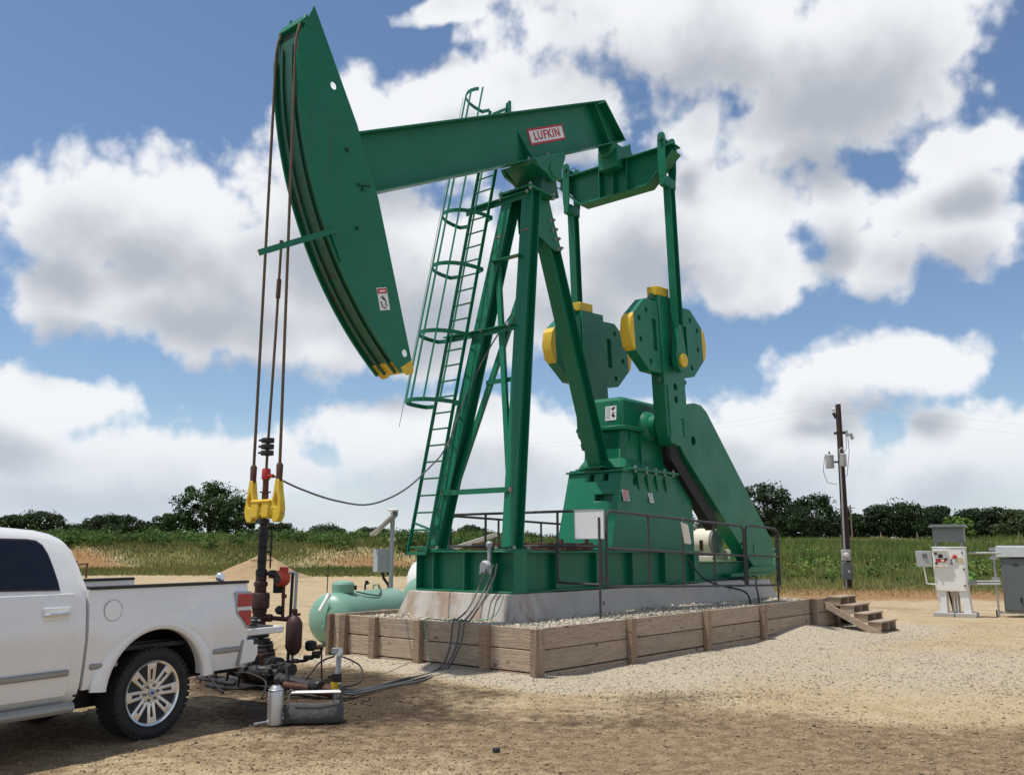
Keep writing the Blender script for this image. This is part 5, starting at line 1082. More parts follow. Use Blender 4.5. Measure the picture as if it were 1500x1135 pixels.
cable('tank_cable', [tk.matrix_basis @ V3(p) for p in ((-.58, -.19, 1.12), (-.3, -.28, 1.06), (.05, -.30, 1.03), (.3, -.2, 1.1), (.46, -.05, 1.2))], .012, 'rubber', 'black cable lying over the top of the nearer propane tank')
pvp = MB().tube([on_y(468, 894, 15.75), on_y(482, 870, 15.95)], .030, 10).lathe([(.042, 0), (.042, .07)], on_y(479.5, 874, 15.95), (.45, .1, .8), 10).build('plastic_pipe', 'white'); tag(pvp, 'short white plastic pipe leaning on the end of the propane tank', 'pipe')
wh_ = on_y(479, 868, 16.6); ant = MB().tube([(wh_.x, 16.6, .9), on_y(481, 826, 16.6)], .010, 6).build('whip_antenna', 'rubber'); tag(ant, 'thin black whip antenna rising behind the white plastic pipe', 'antenna')
t2 = on_y(612, 880, 20.6)
tk2 = thing('propane_tank', 'second sea green tank mostly hidden behind the left corner of the concrete block', 'propane tank', (t2.x+.55, 20.9, -.12), math.pi/2-ta)
MB().lathe(capsule(1.0, .5), (0, 0, .72), (1, 0, 0), 28).build('vessel', 'tank', tk2, smooth=50)
MB().lathe([(.22, 0), (.22, .14), (.1, .2), (.001, .205)], (-.85, 0, 1.16), n=20).build('dome', 'tank', tk2)
for x_ in (-.7, .7): MB().box((x_-.05, -.3, -.05), (x_+.05, .3, .3)).build('saddle_leg', 'grey', tk2)
t3 = on_y(622, 850, 25); t3x = t3.x
wt = thing('white_tank', 'white rounded storage tank peeking out behind the left end of the skid', 'tank', (t3x+.62, 25.2, 0), .4)
MB().lathe(capsule(.75, .62), (0, 0, .78), (1, 0, 0), 28).build('vessel', 'white', wt, smooth=50)
for x_ in (-.55, -.35, .45): MB().torus((x_, 0, .78), (1, 0, 0), .63, .012, 32, 5).build('strap', 'rubber', wt)
MB().box((-.8, -.4, -.05), (.8, .4, .2)).build('cradle', 'grey', wt, .02)
# ---- solar pole
sp_ = thing('solar_pole', 'grey steel pole with tilted solar panel and equipment box above the propane tank', 'solar panel', (on_y(571.5, 868, 19).x, 19, 0), 0)
SL = sp_.location
def sl(x, y, dy=0): return on_y(x, y, 19+dy)-V3(SL)
MB().tube([(0, 0, -.1), sl(575.5, 750)], .048, 12).build('pole', 'greybox', sp_)
MB().lathe([(.05, -.12), (.05, 0), (.11, .0), (.12, .03), (.08, .05)], sl(576, 748), n=14).build('beacon', 'white', sp_)
MB().cbox(sl(579, 751), (.10, .10, .12)).build('cap_bracket', 'grey', sp_)
p0, p1 = sl(539, 783), sl(569, 755); dd = (p1-p0).normalized(); wd = V3((.42, -.90, 0)).normalized()
MB().bar(p0+V3((.1, 0, 0)), p1+V3((.1, 0, 0)), .62, .035, V3((-.6, 0, .8))).build('solar_panel', 'solar', sp_, .004)
MB().bar(p0+V3((.05, -.02, .0)), p1+V3((.16, -.02, -.0)), .05, .07, V3((-.6, 0, .8))).bar(p1+V3((.0, -.0, -.02)), sl(575, 757), .04, .04).build('panel_frame', 'greybox', sp_)
MB().cbox(sl(560, 820), (.32, .22, .47), Matrix.Rotation(.6, 3, 'Z')).build('equipment_box', 'greybox', sp_, .01)
MB().cbox(sl(573, 820), (.06, .10, .40)).build('back_bracket', 'greybox', sp_)
for yq in (810, 832): MB().cbox(sl(553, yq, -.13), (.03, .03, .05)).build('hinge', 'grey', sp_)
MB().tube([sl(560, 837), sl(562, 846), sl(569, 856), sl(571, 872)], .03, 8).tube([sl(567, 837), sl(572, 845), sl(570, 856)], .02, 6).build('conduit', 'rubber', sp_)
MB().cbox(sl(574, 789), (.15, .07, .06)).build('label_band', 'beige', sp_)
# pale tilted board seen between the pump legs (panel of a second frame behind)
tb_ = thing('loading_ramp', 'pale tilted ramp beam behind the front legs of the pump', 'ramp', (on_y(690, 800, 24).x, 24, 0), 0)
RL = V3(tb_.location)
MB().bar(on_y(662, 803, 24)-RL, on_y(728, 782, 24)-RL, .5, .10, V3((-.3, 0, 1))).build('ramp_deck', 'solar', tb_, .01)
MB().bar(on_y(725, 782, 24.2)-RL, V3((on_y(725, 782, 24.2).x, 24.2, 0))-RL, .08, .08).bar(on_y(668, 803, 24.2)-RL, V3((on_y(668, 803, 24.2).x, 24.2, 0))-RL, .08, .08).build('ramp_leg', 'grey', tb_)
# rusty pipe frame beyond the truck cab
rf = on_z(122, 846, 0); rfr = thing('rusty_hitching_rack', 'small rusty pipe rack standing far behind the truck cab', 'rack', (rf.x, rf.y, gz(rf.x, rf.y)), 0)
MB().tube([(-.45, 0, 0), (-.45, 0, 1.0)], .05, 6).tube([(.15, 0, -.1), (.15, 0, .85)], .06, 6).build('upright', 'rust', rfr); MB().tube([(-.6, 0, .75), (.2, 0, .8)], .05, 6).build('cross_bar', 'rust', rfr)
# ================================================================== UTILITY POLE
ub = on_z(1241, 863, 0); up_ = thing('utility_pole', 'dark wooden utility pole with transformers, conduit and meter boxes', 'utility pole', (ub.x, ub.y, gz(ub.x, ub.y)), 0)
UL = V3((ub.x, ub.y, 0))
def ul(x, y, dy=0): return on_y(x, y, ub.y+dy)-UL-V3((0, 0, gz(ub.x, ub.y)))
MB().tube([ul(1243, 866), ul(1236, 740), ul(1227.5, 592)], [.17, .145, .11], 12).build('pole', 'pole', up_)
MB().tube([ul(1240, 862, -.2), ul(1232, 700, -.19), ul(1229.5, 658, -.17)], .036, 8).tube([ul(1229.5, 658, -.17), ul(1233, 655, -.2), ul(1236, 660, -.2)], .036, 8).build('conduit', 'steel', up_)
for y0, h_, w_ in ((812, .44, .32), (835, .70, .42)):
    mb = MB().cbox(ul(1239 if h_ < .5 else 1241, y0, -.32), (w_, .2, h_)); o = mb.build('meter_box', 'grey' if h_ > .5 else 'greybox', up_, .012)
    (MB().lathe([(.10, 0), (.10, .06), (.07, .09)], ul(1239, 812, -.42), (0, -1, 0), 16) if h_ < .5 else MB().cbox(ul(1244, 836, -.43), (.06, .02, .09))).build('dial' if h_ < .5 else 'label', 'lens', o)
def can(x, y, r, h_, dy):
    c = ul(x, y, dy); o = MB().lathe([(r*.96, 0), (r, .02), (r, h_-.02), (r*1.05, h_-.02), (r*1.05, h_+.02), (r*.5, h_+.06)], c-V3((0, 0, h_/2)), n=18).build('transformer', 'greybox', up_)
    MB().lathe([(.05, 0), (.03, .08), (.045, .12), (.02, .2)], c+V3((0, 0, h_/2)), n=8).build('bushing', 'rust', o); MB().lathe([(.04, 0), (.025, .08), (.035, .12), (.02, .17)], c+V3((-r*.9, 0, h_/2-.1)), n=8).build('bushing', 'grey', o)
    MB().bar(c+V3((r*.9 if dy > -.3 else 0, 0, 0)), ul(1231, y, 0), .06, .08).build('bracket', 'grey', o)
can(1215.5, 676, .17, .52, 0); can(1235, 674, .14, .48, -.36)
MB().bar(ul(1222, 634), ul(1238, 633), .10, .10).bar(ul(1220.5, 604), ul(1225, 612), .10, .10).build('cross_arm', 'pole', up_)
for a_, b_ in ((1239, 630), (1246, 634)): MB().bar(ul(a_, b_, -.1), ul(a_+3, b_+9, -.1), .10, .12, (0, 1, 0)).build('fuse_cutout', 'greybox', up_)
for a_, b_ in ((1221, 602), (1230, 594)): MB().lathe([(.03, 0), (.06, .04), (.03, .07), (.07, .10), (.03, .15)], ul(a_, b_), n=10).build('insulator', 'lens', up_)
MB().tube([ul(1208, 668), ul(1206, 690), ul(1212, 706), ul(1226, 709)], .012, 5).tube([ul(1242, 640), ul(1244, 660), ul(1241, 695), ul(1236, 700)], .012, 5).tube([ul(1239, 640), ul(1240, 655), ul(1236, 664)], .012, 5).build('jumper_wire', 'rubber', up_)
for k, (y0, y1) in enumerate(((590, 640), (600, 655))):
    a = on_y(1230 if k == 0 else 1221, y0 if k == 0 else 602, ub.y); b = on_y(2100, y1, 70); c = on_y(600 if k == 0 else 500, 640+10*k, 95)
    pts = [c.lerp(a, t)+V3((0, 0, -1.2*4*t*(1-t))) for t in np.linspace(0, 1, 14)]+[a.lerp(b, t)+V3((0, 0, -.9*4*t*(1-t))) for t in np.linspace(0, 1, 14)][1:]
    o = MB().tube(pts, .0028, 4).build('power_line', 'steel'); tag(o, 'thin %s power line strung across the sky from the utility pole' % ('upper' if k == 0 else 'lower'), 'power line')
fp = on_y(1248, 778, 120); fpp = thing('distant_pole', 'thin distant pole rising from the trees right of the utility pole', 'utility pole', (fp.x, 120, gz(fp.x, 120)), 0)
MB().tube([(0, 0, -.2), (0, 0, 5.0)], .10, 8).build('pole', 'post', fpp); MB().bar((-.6, 0, 4.6), (.6, 0, 4.6), .1, .1).build('cross_arm', 'post', fpp)
# ================================================================== CONTROL CABINETS
CY = on_z(1400, 903, 0).y; cbx = on_y(1397, 903, CY).x
ct = thing('control_cabinet', 'white pump control cabinet on two legs with grey sheet metal hood', 'control cabinet', (cbx, CY, 0), rad(-33))
CL = V3((cbx, CY, 0)); cR = Matrix.Rotation(rad(33), 3, 'Z'); cN = cR.transposed() @ V3((0, 1, 0))
def cl_(x, y, dy=0): return cR @ (on_plane(x, y, CL+cN*dy, cN)-CL)
P_ = lambda x, y: (cl_(x, y).x, cl_(x, y).z)
a, b = P_(1365, 801), P_(1418, 866); x0, x1, z1, z0 = a[0], b[0], a[1], b[1]
bx_ = MB().box((x0, 0, z0), (x1, .42, z1)).build('enclosure', 'white', ct, .012)
MB().box((x0-.015, -.03, z1-.012), (x1+.015, .43, z1+.02)).build('drip_lip', 'white', bx_, .004)
MB().box((x0+.02, -.018, z0+.02), (x1-.02, -.001, z1-.03)).build('door', 'white', bx_, .006)
for s in (0, 1):
    xa, xb = (x0+.02, x0+.24) if s == 0 else (x1-.22, x1-.01); xt = xa+(.0 if s == 0 else .05)
    MB().prism([(xa, z0), (xb, z0), (xb+(.0 if s == 0 else .06), .10), (xa+(.05 if s == 0 else .09), .10)], .02, .40).build('leg', 'white', ct, .008)
    MB().box((xa-.10, -.10, -.06), (xb+.16, .52, .11)).build('concrete_foot', 'footing', ct, .015)
m = MB()
for k, x_ in enumerate((.0, .07, .14)): m.tube([(x0+.36+x_, .2, z0), (x0+.36+x_, .2, -.1)], .025, 8)
m.build('conduit', 'steel', ct); MB().tube([(x0+.28, .25, z0), (x0+.29, .28, .5), (x0+.36, .25, .05)], .025, 6).build('flexible_conduit', 'rubber', ct)
hz0, hz1 = P_(1370, 800)[1]+.02, P_(1370, 768)[1]
for xa in (x0+.05, x1-.10): MB().box((xa, .05, hz0-.01), (xa+.04, .38, hz0+.14)).build('hood_support', 'hood', ct)
MB().prism([(.05, hz0+.10), (.05, hz1-.08), (-.03, hz1-.10), (.04, hz1), (.42, hz1), (.46, hz1-.06), (.40, hz1-.06), (.40, hz0+.10)], x0+.03, x1+.01, 'x').build('hood', 'hood', ct, .006)
MB().prism([(x0-.06, hz1-.06), (x0+.0, hz1+.008), (x1+.03, hz1+.008), (x1+.09, hz1-.06)], -.06, .46).build('hood_roof', 'hood', ct, .004)
a, b = P_(1367, 806), P_(1390, 829)
pnl = MB().box((a[0], -.10, b[1]), (b[0], -.019, a[1])).build('operator_panel', 'white', ct, .006)
def face(x, y, w_, h_, mt, nm, par, d=.104): 
    p = P_(x, y); return MB().box((p[0]-w_/2, -d-.012, p[1]-h_/2), (p[0]+w_/2, -d, p[1]+h_/2)).build(nm, mt, par, .003)
MB().box((a[0]-.01, -.16, a[1]-.005), (b[0]+.01, -.09, a[1]+.03)).build('rain_lip', 'white', pnl, .003)
face(1378.5, 813.5, .10, .085, 'blackp', 'display', pnl); face(1379, 820, .22, .085, 'red', 'warning_plate', pnl, .102)
face(1381.5, 820, .06, .045, 'signwhite', 'plate_print', pnl, .114)
for x_, y_ in ((1371.5, 810), (1372.5, 824), (1387, 818)): MB().lathe([(.03, 0), (.03, .03)], (P_(x_, y_)[0], -.10, P_(x_, y_)[1]), (0, -1, 0), 12).build('button', 'blackp', pnl)
for x_, y_ in ((1394, 820), (1394.3, 824.5), (1409.5, 808.5), (1412, 832.5), (1414, 857)): MB().lathe([(.022, 0), (.022, .03)], (P_(x_, y_)[0], -.018, P_(x_, y_)[1]), (0, -1, 0), 10).build('latch', 'blackp', bx_)
p = P_(1399, 814.5); MB().lathe([(.05, 0), (.05, .04), (.03, .05)], (p[0], -.018, p[1]), (0, -1, 0), 14).bar((p[0]-.08, -.06, p[1]-.05), (p[0], -.06, p[1]), .025, .03, (0, 1, 0)).build('disconnect_switch', 'redtx', bx_)
face(1405, 819, .12, .12, 'tan', 'notice', bx_, .019); face(1410.5, 820, .09, .12, 'tan', 'notice', bx_, .019)
p = P_(1354.5, 817.5); dr_ = MB().cbox((p[0], -.12, p[1]), (.37, .03, .40), Matrix.Rotation(rad(8), 3, 'Z')).build('open_panel_door', 'greybox', ct, .01)
MB().cbox((p[0]+.03, -.15, p[1]+.08), (.11, .02, .09)).build('display_window', 'grey', dr_)
MB().tube([(p[0]-.02, -.1, p[1]-.2), (p[0]+.02, -.08, p[1]-.62), (p[0]+.22, -.05, p[1]-.64)], .02, 6).build('conduit_drop', 'white', ct)
for y_, r in ((809, .026), (850.5, .02), (854.5, .03)): MB().tube([cl_(1419, y_, .2), cl_(1466, y_, .2)], r, 8).build('cross_conduit', 'steel', ct)
gx0 = on_y(1466, 850, CY+.1)
gcb = thing('grey_cabinet', 'dark grey electrical cabinet on posts at the right edge of the frame', 'electrical cabinet', (gx0.x, CY+.1, 0), rad(-33))
GL = V3(gcb.location); z_top, z_lip, z_bot = on_y(1466, 800, CY).z, on_y(1466, 815, CY).z, on_y(1466, 895, CY).z
gb_ = MB().box((.03, 0, z_bot), (1.35, .55, z_lip-.03)).build('enclosure', 'grey', gcb, .012)
MB().prism([(-.06, z_lip), (.0, z_top), (.62, z_top+.03), (.62, z_lip)], -.06, 1.42, 'x').build('rain_hood', 'greybox', gcb, .006)
MB().box((.25, .08, z_lip-.035), (1.2, .5, z_lip+.02)).build('neck', 'blackp', gcb)
MB().box((.06, -.015, z_bot+.03), (1.32, -.001, z_lip-.06)).build('door', 'grey', gb_, .005)
MB().lathe([(.03, 0), (.03, .04)], (.42, -.015, z_bot+.32), (0, -1, 0), 10).bar((.42, -.04, z_bot+.30), (.42, -.04, z_bot+.22), .03, .02, (0, 1, 0)).build('door_handle', 'blackp', gb_)
for x_, z_, w_, h_ in ((.30, z_lip-.20, .13, .035), (.62, z_lip-.28, .06, .13), (.60, z_lip-.44, .07, .05)): MB().box((x_, -.02, z_-h_/2), (x_+w_, -.015, z_+h_/2)).build('label_plate', 'greybox' if w_ < .1 else 'blackp', gb_)
for x_ in (-.10, 1.25): MB().box((x_-.045, .15, -.25), (x_+.0, .2, z_top-.05)).box((x_-.045, .201, -.25), (x_-.04, .24, z_top-.05)).build('strut_post', 'steel', gcb)
for z_ in (z_top-.06, z_top-.28, z_lip-.55): MB().cbox((-.12, .12, z_), (.18, .05, .08)).build('strut_clamp', 'steel', gcb)
MB().box((-.1, .18, z_bot-.06), (1.3, .25, z_bot-.01)).build('strut_rail', 'steel', gcb)
MB().tube([(-.17, .15, -.2), (-.17, .15, .16)], .02, 6).build('ground_rod', 'rust', gcb)
# ================================================================== PICKUP TRUCK
TA = rad(31.0); TD = V3((math.sin(TA), math.cos(TA), 0)); TN = V3((math.cos(TA), -math.sin(TA), 0))
tp0 = on_z(212, 1084, 0); torg = tp0-TN*.975+TD*.045
tr_ = thing('pickup_truck', 'white crew cab pickup truck with its tailgate lowered, parked at the wellhead', 'truck', (torg.x, torg.y, 0), math.pi/2-TA)
HWT = [(.40, .86), (.46, .93), (.56, .962), (.74, .982), (.95, .998), (1.10, .99), (1.25, .97), (1.33, .955), (1.40, .945)]
def hwz(z):
    for (a, b), (c, d) in zip(HWT, HWT[1:]):
        if z <= c: return b+(d-b)*max(0, (z-a))/(c-a)
    return HWT[-1][1]
def csec(s, zr, nar=1.):
    zb = min(1.33, zr-.05); k = (zb-.40)/.93; half = [(hwz(z)*nar*(1 if z > .5 else .985), .40+(z-.40)*k) for z, _ in HWT[:8]]
    yr = .955-(.955-.70)*min(1, max(0, (zr-1.38)/.50)); yb = half[-1][0]
    ze = zr-.10 if zr > 1.5 else zb+(zr-zb)*.3
    for t in (.33, .66): half.append((yb+(yr*nar+.045-yb)*t, zb+(ze-zb)*t))
    half += [(yr*nar+.045, ze), (yr*nar+.012, ze+(zr-ze)*.5), (yr*nar-.06, ze+(zr-ze)*.82), (yr*nar*.6, zr-.006), (0, zr)]
    pts = [(s, -y, z) for y, z in half]+[(s, y, z) for y, z in reversed(half[:-1])]
    return pts
CAB = [(-.735, 1.34), (-.738, 1.44), (-.762, 1.62), (-.795, 1.745), (-.85, 1.815), (-.94, 1.855), (-1.08, 1.885), (-1.35, 1.905), (-1.9, 1.93), (-2.45, 1.915), (-2.65, 1.86), (-2.9, 1.70), (-3.25, 1.42), (-3.36, 1.29), (-3.5, 1.24), (-4.2, 1.17), (-4.48, 1.08), (-4.58, .88), (-4.60, .62)]
cab = loft([csec(s, z, 1 if s > -4.1 else 1-.05*(-(s+4.1))/.5) for s, z in CAB]).build('cab', 'truck', tr_, smooth=50)
def archcut(s, r=.53, zc=.45): return MB().lathe([(r, -1.3), (r, -.52)], (s, 0, zc), (0, 1, 0), 48).build('cutter', 'underbody', tr_), MB().lathe([(r, .52), (r, 1.3)], (s, 0, zc), (0, 1, 0), 48).build('cutter', 'underbody', tr_)
cut(cab, list(archcut(-3.66)))
cab.data.set_sharp_from_angle(angle=rad(48))
def side_patch(name, s0, s1, z0, z1, off, mt, par, ns=14, nz=12, rnd=.06, th=.02):
    """panel lying on the body side, off metres proud, rounded lower rear corner"""
    vs, fs = [], []
    for side in (off, off-th):
        for j in range(nz+1):
            for i in range(ns+1):
                s = s0+(s1-s0)*i/ns; z = z0+(z1-z0)*j/nz; vs.append((s, -(hwz(z)+side), z))
    n1 = (ns+1)*(nz+1); g_ = lambda i, j, k: k*n1+j*(ns+1)+i
    for j in range(nz):
        for i in range(ns): fs += [(g_(i, j, 0), g_(i+1, j, 0), g_(i+1, j+1, 0), g_(i, j+1, 0)), (g_(i, j, 1), g_(i, j+1, 1), g_(i+1, j+1, 1), g_(i+1, j, 1))]
    for i in range(ns): fs += [(g_(i, 0, 0), g_(i, 0, 1), g_(i+1, 0, 1), g_(i+1, 0, 0)), (g_(i, nz, 0), g_(i+1, nz, 0), g_(i+1, nz, 1), g_(i, nz, 1))]
    for j in range(nz): fs += [(g_(0, j, 0), g_(0, j+1, 0), g_(0, j+1, 1), g_(0, j, 1)), (g_(ns, j, 0), g_(ns, j, 1), g_(ns, j+1, 1), g_(ns, j+1, 0))]
    return MB().add(vs, fs).build(name, mt, par, .006, 40, 2)
def yw(z): return .955-(.955-.745)*(z-1.33)/(1.80-1.33)
def win(pts, off, mt, nm, par, th=.006):
    n = len(pts); vs = [(s, -(yw(z)+off), z) for s, z in pts]+[(s, -(yw(z)+off-th), z) for s, z in pts]
    return MB().add(vs, [tuple(range(n)), tuple(range(2*n-1, n-1, -1))]+[(i, (i+1) % n, n+(i+1) % n, n+i) for i in range(n)]).build(nm, mt, par, smooth=20)
for d0, d1, gl in ((-1.86, -.845, [(-.985, 1.385), (-.99, 1.45), (-1.01, 1.56), (-1.035, 1.66), (-1.07, 1.73), (-1.12, 1.765), (-1.20, 1.775), (-1.77, 1.785), (-1.80, 1.40)]), (-2.98, -1.89, [(-1.90, 1.40), (-1.92, 1.785), (-2.36, 1.78), (-2.48, 1.74), (-2.86, 1.45), (-2.86, 1.40)])):
    dn_ = 'rear_door' if d0 > -1.9 else 'front_door'
    if d0 > -1.9:
        dr_ = side_patch(dn_, d0, d1, .49, 1.335, .006, 'truck', tr_)
    else: dr_ = side_patch(dn_, d0, d1, .49, 1.335, .006, 'truck', tr_)
    c = V3((sum(p[0] for p in gl)/len(gl), 0, sum(p[1] for p in gl)/len(gl)))
    win([(c.x+(a-c.x)*1.055, c.z+(b-c.z)*1.10) for a, b in gl], .010, 'blackplastic', 'window_frame', dr_, .012); win(gl, .014, 'glass', 'window', dr_)
    hs = d1-.135
    MB().box((hs-.15, -hwz(1.17)-.016, 1.115), (hs+.09, -hwz(1.17)-.004, 1.225)).build('handle_plate', 'truck', dr_, .02, seg=3)
    MB().tube([(hs-.14, -hwz(1.17)-.022, 1.168), (hs-.12, -hwz(1.17)-.046, 1.17), (hs+.05, -hwz(1.17)-.046, 1.175), (hs+.075, -hwz(1.17)-.022, 1.175)], .017, 8).build('door_handle', 'chrome', dr_)
    MB().box((hs-.10, -hwz(1.2)-.018, 1.19), (hs+.04, -hwz(1.2)-.010, 1.21)).build('handle_recess', 'grey', dr_)
    MB().box((d0+.03, -hwz(.70)-.034, .66), (d1-.015, -hwz(.70)-.004, .712)).build('moulding', 'trim', dr_, .012)
win([(-.752, 1.44), (-.80, 1.62), (-.86, 1.74)], -.0, 'truck', 'pillar', tr_) if False else None
# back and front glass
MB().add([(-.728, -.62, 1.40), (-.728, .62, 1.40), (-.80, .55, 1.70), (-.80, -.55, 1.70), (-.80, -.62, 1.40), (-.80, .62, 1.40), (-.84, .55, 1.69), (-.84, -.55, 1.69)], [(0, 1, 2, 3), (4, 7, 6, 5), (0, 3, 7, 4), (1, 5, 6, 2), (3, 2, 6, 7), (0, 4, 5, 1)]).build('rear_window', 'glass', tr_, smooth=0)
MB().add([(-3.20, -.80, 1.47), (-3.20, .80, 1.47), (-2.72, .66, 1.84), (-2.72, -.66, 1.84), (-3.15, -.78, 1.44), (-3.15, .78, 1.44), (-2.68, .64, 1.80), (-2.68, -.64, 1.80)], [(0, 1, 2, 3), (4, 7, 6, 5), (0, 3, 7, 4), (1, 5, 6, 2), (3, 2, 6, 7), (0, 4, 5, 1)]).build('windshield', 'glass', tr_, smooth=0)
MB().box((-4.63, -.62, .66), (-4.55, .62, .98)).build('grille', 'chrome', tr_, .02); 
for s in (-1, 1):
    MB().box((-4.57, s*.80-.14, .78), (-4.45, s*.80+.14, 1.02)).build('headlight', 'lens', tr_, .03)
    MB().cbox((-2.86, s*1.10, 1.38), (.12, .22, .26)).build('mirror', 'truck', tr_, .04)
MB().box((-4.72, -.93, .46), (-4.55, .93, .66)).build('front_bumper', 'chrome', tr_, .03)
# ---- bed
for sgn in (-1, 1):
    vs, fs = [], []; ns, nz = 30, 14; s0, s1, z0, z1 = -.705, 1.115, .52, 1.36
    for side in (0, -.05):
        for j in range(nz+1):
            for i in range(ns+1):
                s = s0+(s1-s0)*i/ns; z = z0+(z1-z0)*j/nz; d = math.hypot(s-.02, z-.45)
                bulge = .022*math.exp(-((d-.62)/.10)**2)*(1 if z > .55 else .6)
                if side == 0:
                    y = hwz(z)+bulge - .02*max(0, (s-.95)/.17)**2
                else: y = hwz(min(z, 1.3))-.06
                vs.append((s, sgn*y, z))
    n1 = (ns+1)*(nz+1); g_ = lambda i, j, k: k*n1+j*(ns+1)+i
    for j in range(nz):
        for i in range(ns): fs += [(g_(i, j, 0), g_(i+1, j, 0), g_(i+1, j+1, 0), g_(i, j+1, 0)), (g_(i, j, 1), g_(i, j+1, 1), g_(i+1, j+1, 1), g_(i+1, j, 1))]
    for i in range(ns): fs += [(g_(i, 0, 0), g_(i, 0, 1), g_(i+1, 0, 1), g_(i+1, 0, 0)), (g_(i, nz, 0), g_(i+1, nz, 0), g_(i+1, nz, 1), g_(i, nz, 1))]
    for j in range(nz): fs += [(g_(0, j, 0), g_(0, j+1, 0), g_(0, j+1, 1), g_(0, j, 1)), (g_(ns, j, 0), g_(ns, j, 1), g_(ns, j+1, 1), g_(ns, j+1, 0))]
    sd_ = MB().add(vs, fs).build('bed_side', 'truck', tr_, smooth=40)
    a, b = archcut(.02); cut(sd_, [a, b]); sd_.data.set_sharp_from_angle(angle=rad(40))
    # flared wheel arch lip
    m = MB(); arcs = [rad(5)+rad(171)*k/32 for k in range(33)]; vs = []
    for a in arcs:
        for r, y in ((.525, .965), (.525, 1.008), (.535, 1.022), (.575, 1.024), (.625, 1.012), (.67, .99), (.66, .955)):
            vs.append((.02+r*math.cos(a), sgn*y, .45+r*math.sin(a)))
    k7 = 7; m.add(vs, [(i*k7+k, i*k7+(k+1) % k7, (i+1)*k7+(k+1) % k7, (i+1)*k7+k) for i in range(32) for k in range(k7)]+[tuple(range(6, -1, -1)), tuple(range(32*k7, 33*k7))])
    m.build('wheel_arch_flare', 'truck', sd_, smooth=60)
    MB().strip([(.02+.56*math.cos(a), sgn*.74, .45+.56*math.sin(a)) for a in arcs], .42, .012, (0, 1, 0)).build('wheel_liner', 'underbody', sd_)
    MB().box((.02-.55, sgn*.54-.01, .3), (.02+.55, sgn*.54+.01, 1.0)).build('inner_liner', 'underbody', sd_)
    MB().box((-.70, sgn*.925-.045, 1.355), (1.11, sgn*.925+.035, 1.385)).build('rail_cap', 'blackplastic', sd_, .008, seg=2)
    for s0_, s1_ in ((-.67, -.40), (.655, 1.0)): MB().box((s0_, min(sgn*(hwz(.7)-.01), sgn*(hwz(.7)+.03)), .685), (s1_, max(sgn*(hwz(.7)-.01), sgn*(hwz(.7)+.03)), .735)).build('moulding', 'trim', sd_, .012)
    yo = hwz(1.1)+.006
    lo, hi = sorted((sgn*.84, sgn*yo))
    tl_ = MB().prism([(.915, 1.275), (1.128, 1.275), (1.128, .905), (1.075, .905), (.925, 1.05)], lo, hi).build('taillight', 'greybox', tr_, .012, seg=2)
    lo, hi = sorted((sgn*.83, sgn*(yo+.006)))
    MB().prism([(.938, 1.253), (1.134, 1.253), (1.134, 1.125), (.938, 1.125)], lo, hi).build('upper_lens', 'taillight', tl_, .01, seg=2)
    MB().prism([(.955, 1.085), (1.134, 1.085), (1.134, .927), (1.085, .927), (.962, 1.05)], lo, hi).build('lower_lens', 'taillight', tl_, .01, seg=2)
    lo, hi = sorted((sgn*.84, sgn*(yo+.004)))
    MB().prism([(.94, 1.122), (1.131, 1.122), (1.131, 1.088), (.94, 1.088)], lo, hi).build('clear_band', 'lens', tl_)
MB().lathe([(.088, 0), (.088, .006), (.084, .009)], (-.475, -(hwz(1.17)-.001), 1.17), (0, -1, .06), 32).build('fuel_door', 'truck', tr_)
MB().torus((-.475, -(hwz(1.17)+.0045), 1.17), (0, -1, .06), .090, .003, 40, 4).build('fuel_door_gap', 'trim', tr_); MB().lathe([(.016, 0), (.016, .008)], (-.39, -(hwz(1.17)+.003), 1.165), (0, -1, 0), 10).build('fuel_latch', 'truck', tr_)
bf = MB().box((-.70, -.88, .80), (1.10, .88, .84)).box((-.70, -.88, .841), (-.66, .88, 1.35)).build('bed_floor', 'blackplastic', tr_)
for k in range(9): MB().box((-.62, -.76+.19*k-.03, .841), (1.08, -.76+.19*k+.03, .858)).build('bed_rib', 'blackplastic', bf)
tgm = MB().box((1.13, -.80, .80), (1.80, .80, .87)).build('tailgate', 'truck', tr_, .009, seg=2)
MB().box((1.16, -.74, .871), (1.70, .74, .881)).build('tailgate_liner', 'blackplastic', tgm)
MB().box((1.72, -.79, .825), (1.817, .79, .86)).build('tailgate_trim', 'trim', tgm, .008)
for y in (-.78, .78): MB().tube([(1.10, y*1.04, 1.02), (1.42, y, .885)], .006, 5).build('tailgate_cable', 'black', tgm)
bu = loft([[(1.0, y, .545), (1.27-abs(y)*.05, y, .56), (1.31-abs(y)*.05, y, .63), (1.305-abs(y)*.05, y, .745), (1.27-abs(y)*.05, y, .785), (1.04, y, .785)] for y in (-.985, -.93, -.7, -.3, .3, .7, .93, .985)]).build('rear_bumper', 'truck', tr_, .012, 40, 2)
for s in (-1, 1):
    MB().prism([(.985, .535), (1.02, .535), (1.065, .79), (1.03, .79)], min(s*.96, s*.992), max(s*.96, s*.992)).build('bumper_seam', 'trim', bu, .008); MB().box((1.06, min(s*.70, s*.96), .787), (1.22, max(s*.70, s*.96), .80)).build('step_pad', 'blackplastic', bu, .006)
    MB().box((1.19, min(s*.988, s*.88), .73), (1.265, max(s*.988, s*.88), .79)).build('corner_pad', 'blackplastic', bu, .006)
MB().box((.60, -.93, .50), (1.06, .93, .545)).build('lower_valance', 'blackplastic', tr_, .01)
MB().box((-4.2, -.5, .42), (1.0, .5, .60)).box((-.78, -.93, .46), (-.69, .93, .60)).build('chassis', 'underbody', tr_, .02)
MB().box((-.732, -.90, .6), (-.708, .90, 1.30)).build('cab_gap', 'underbody', tr_)
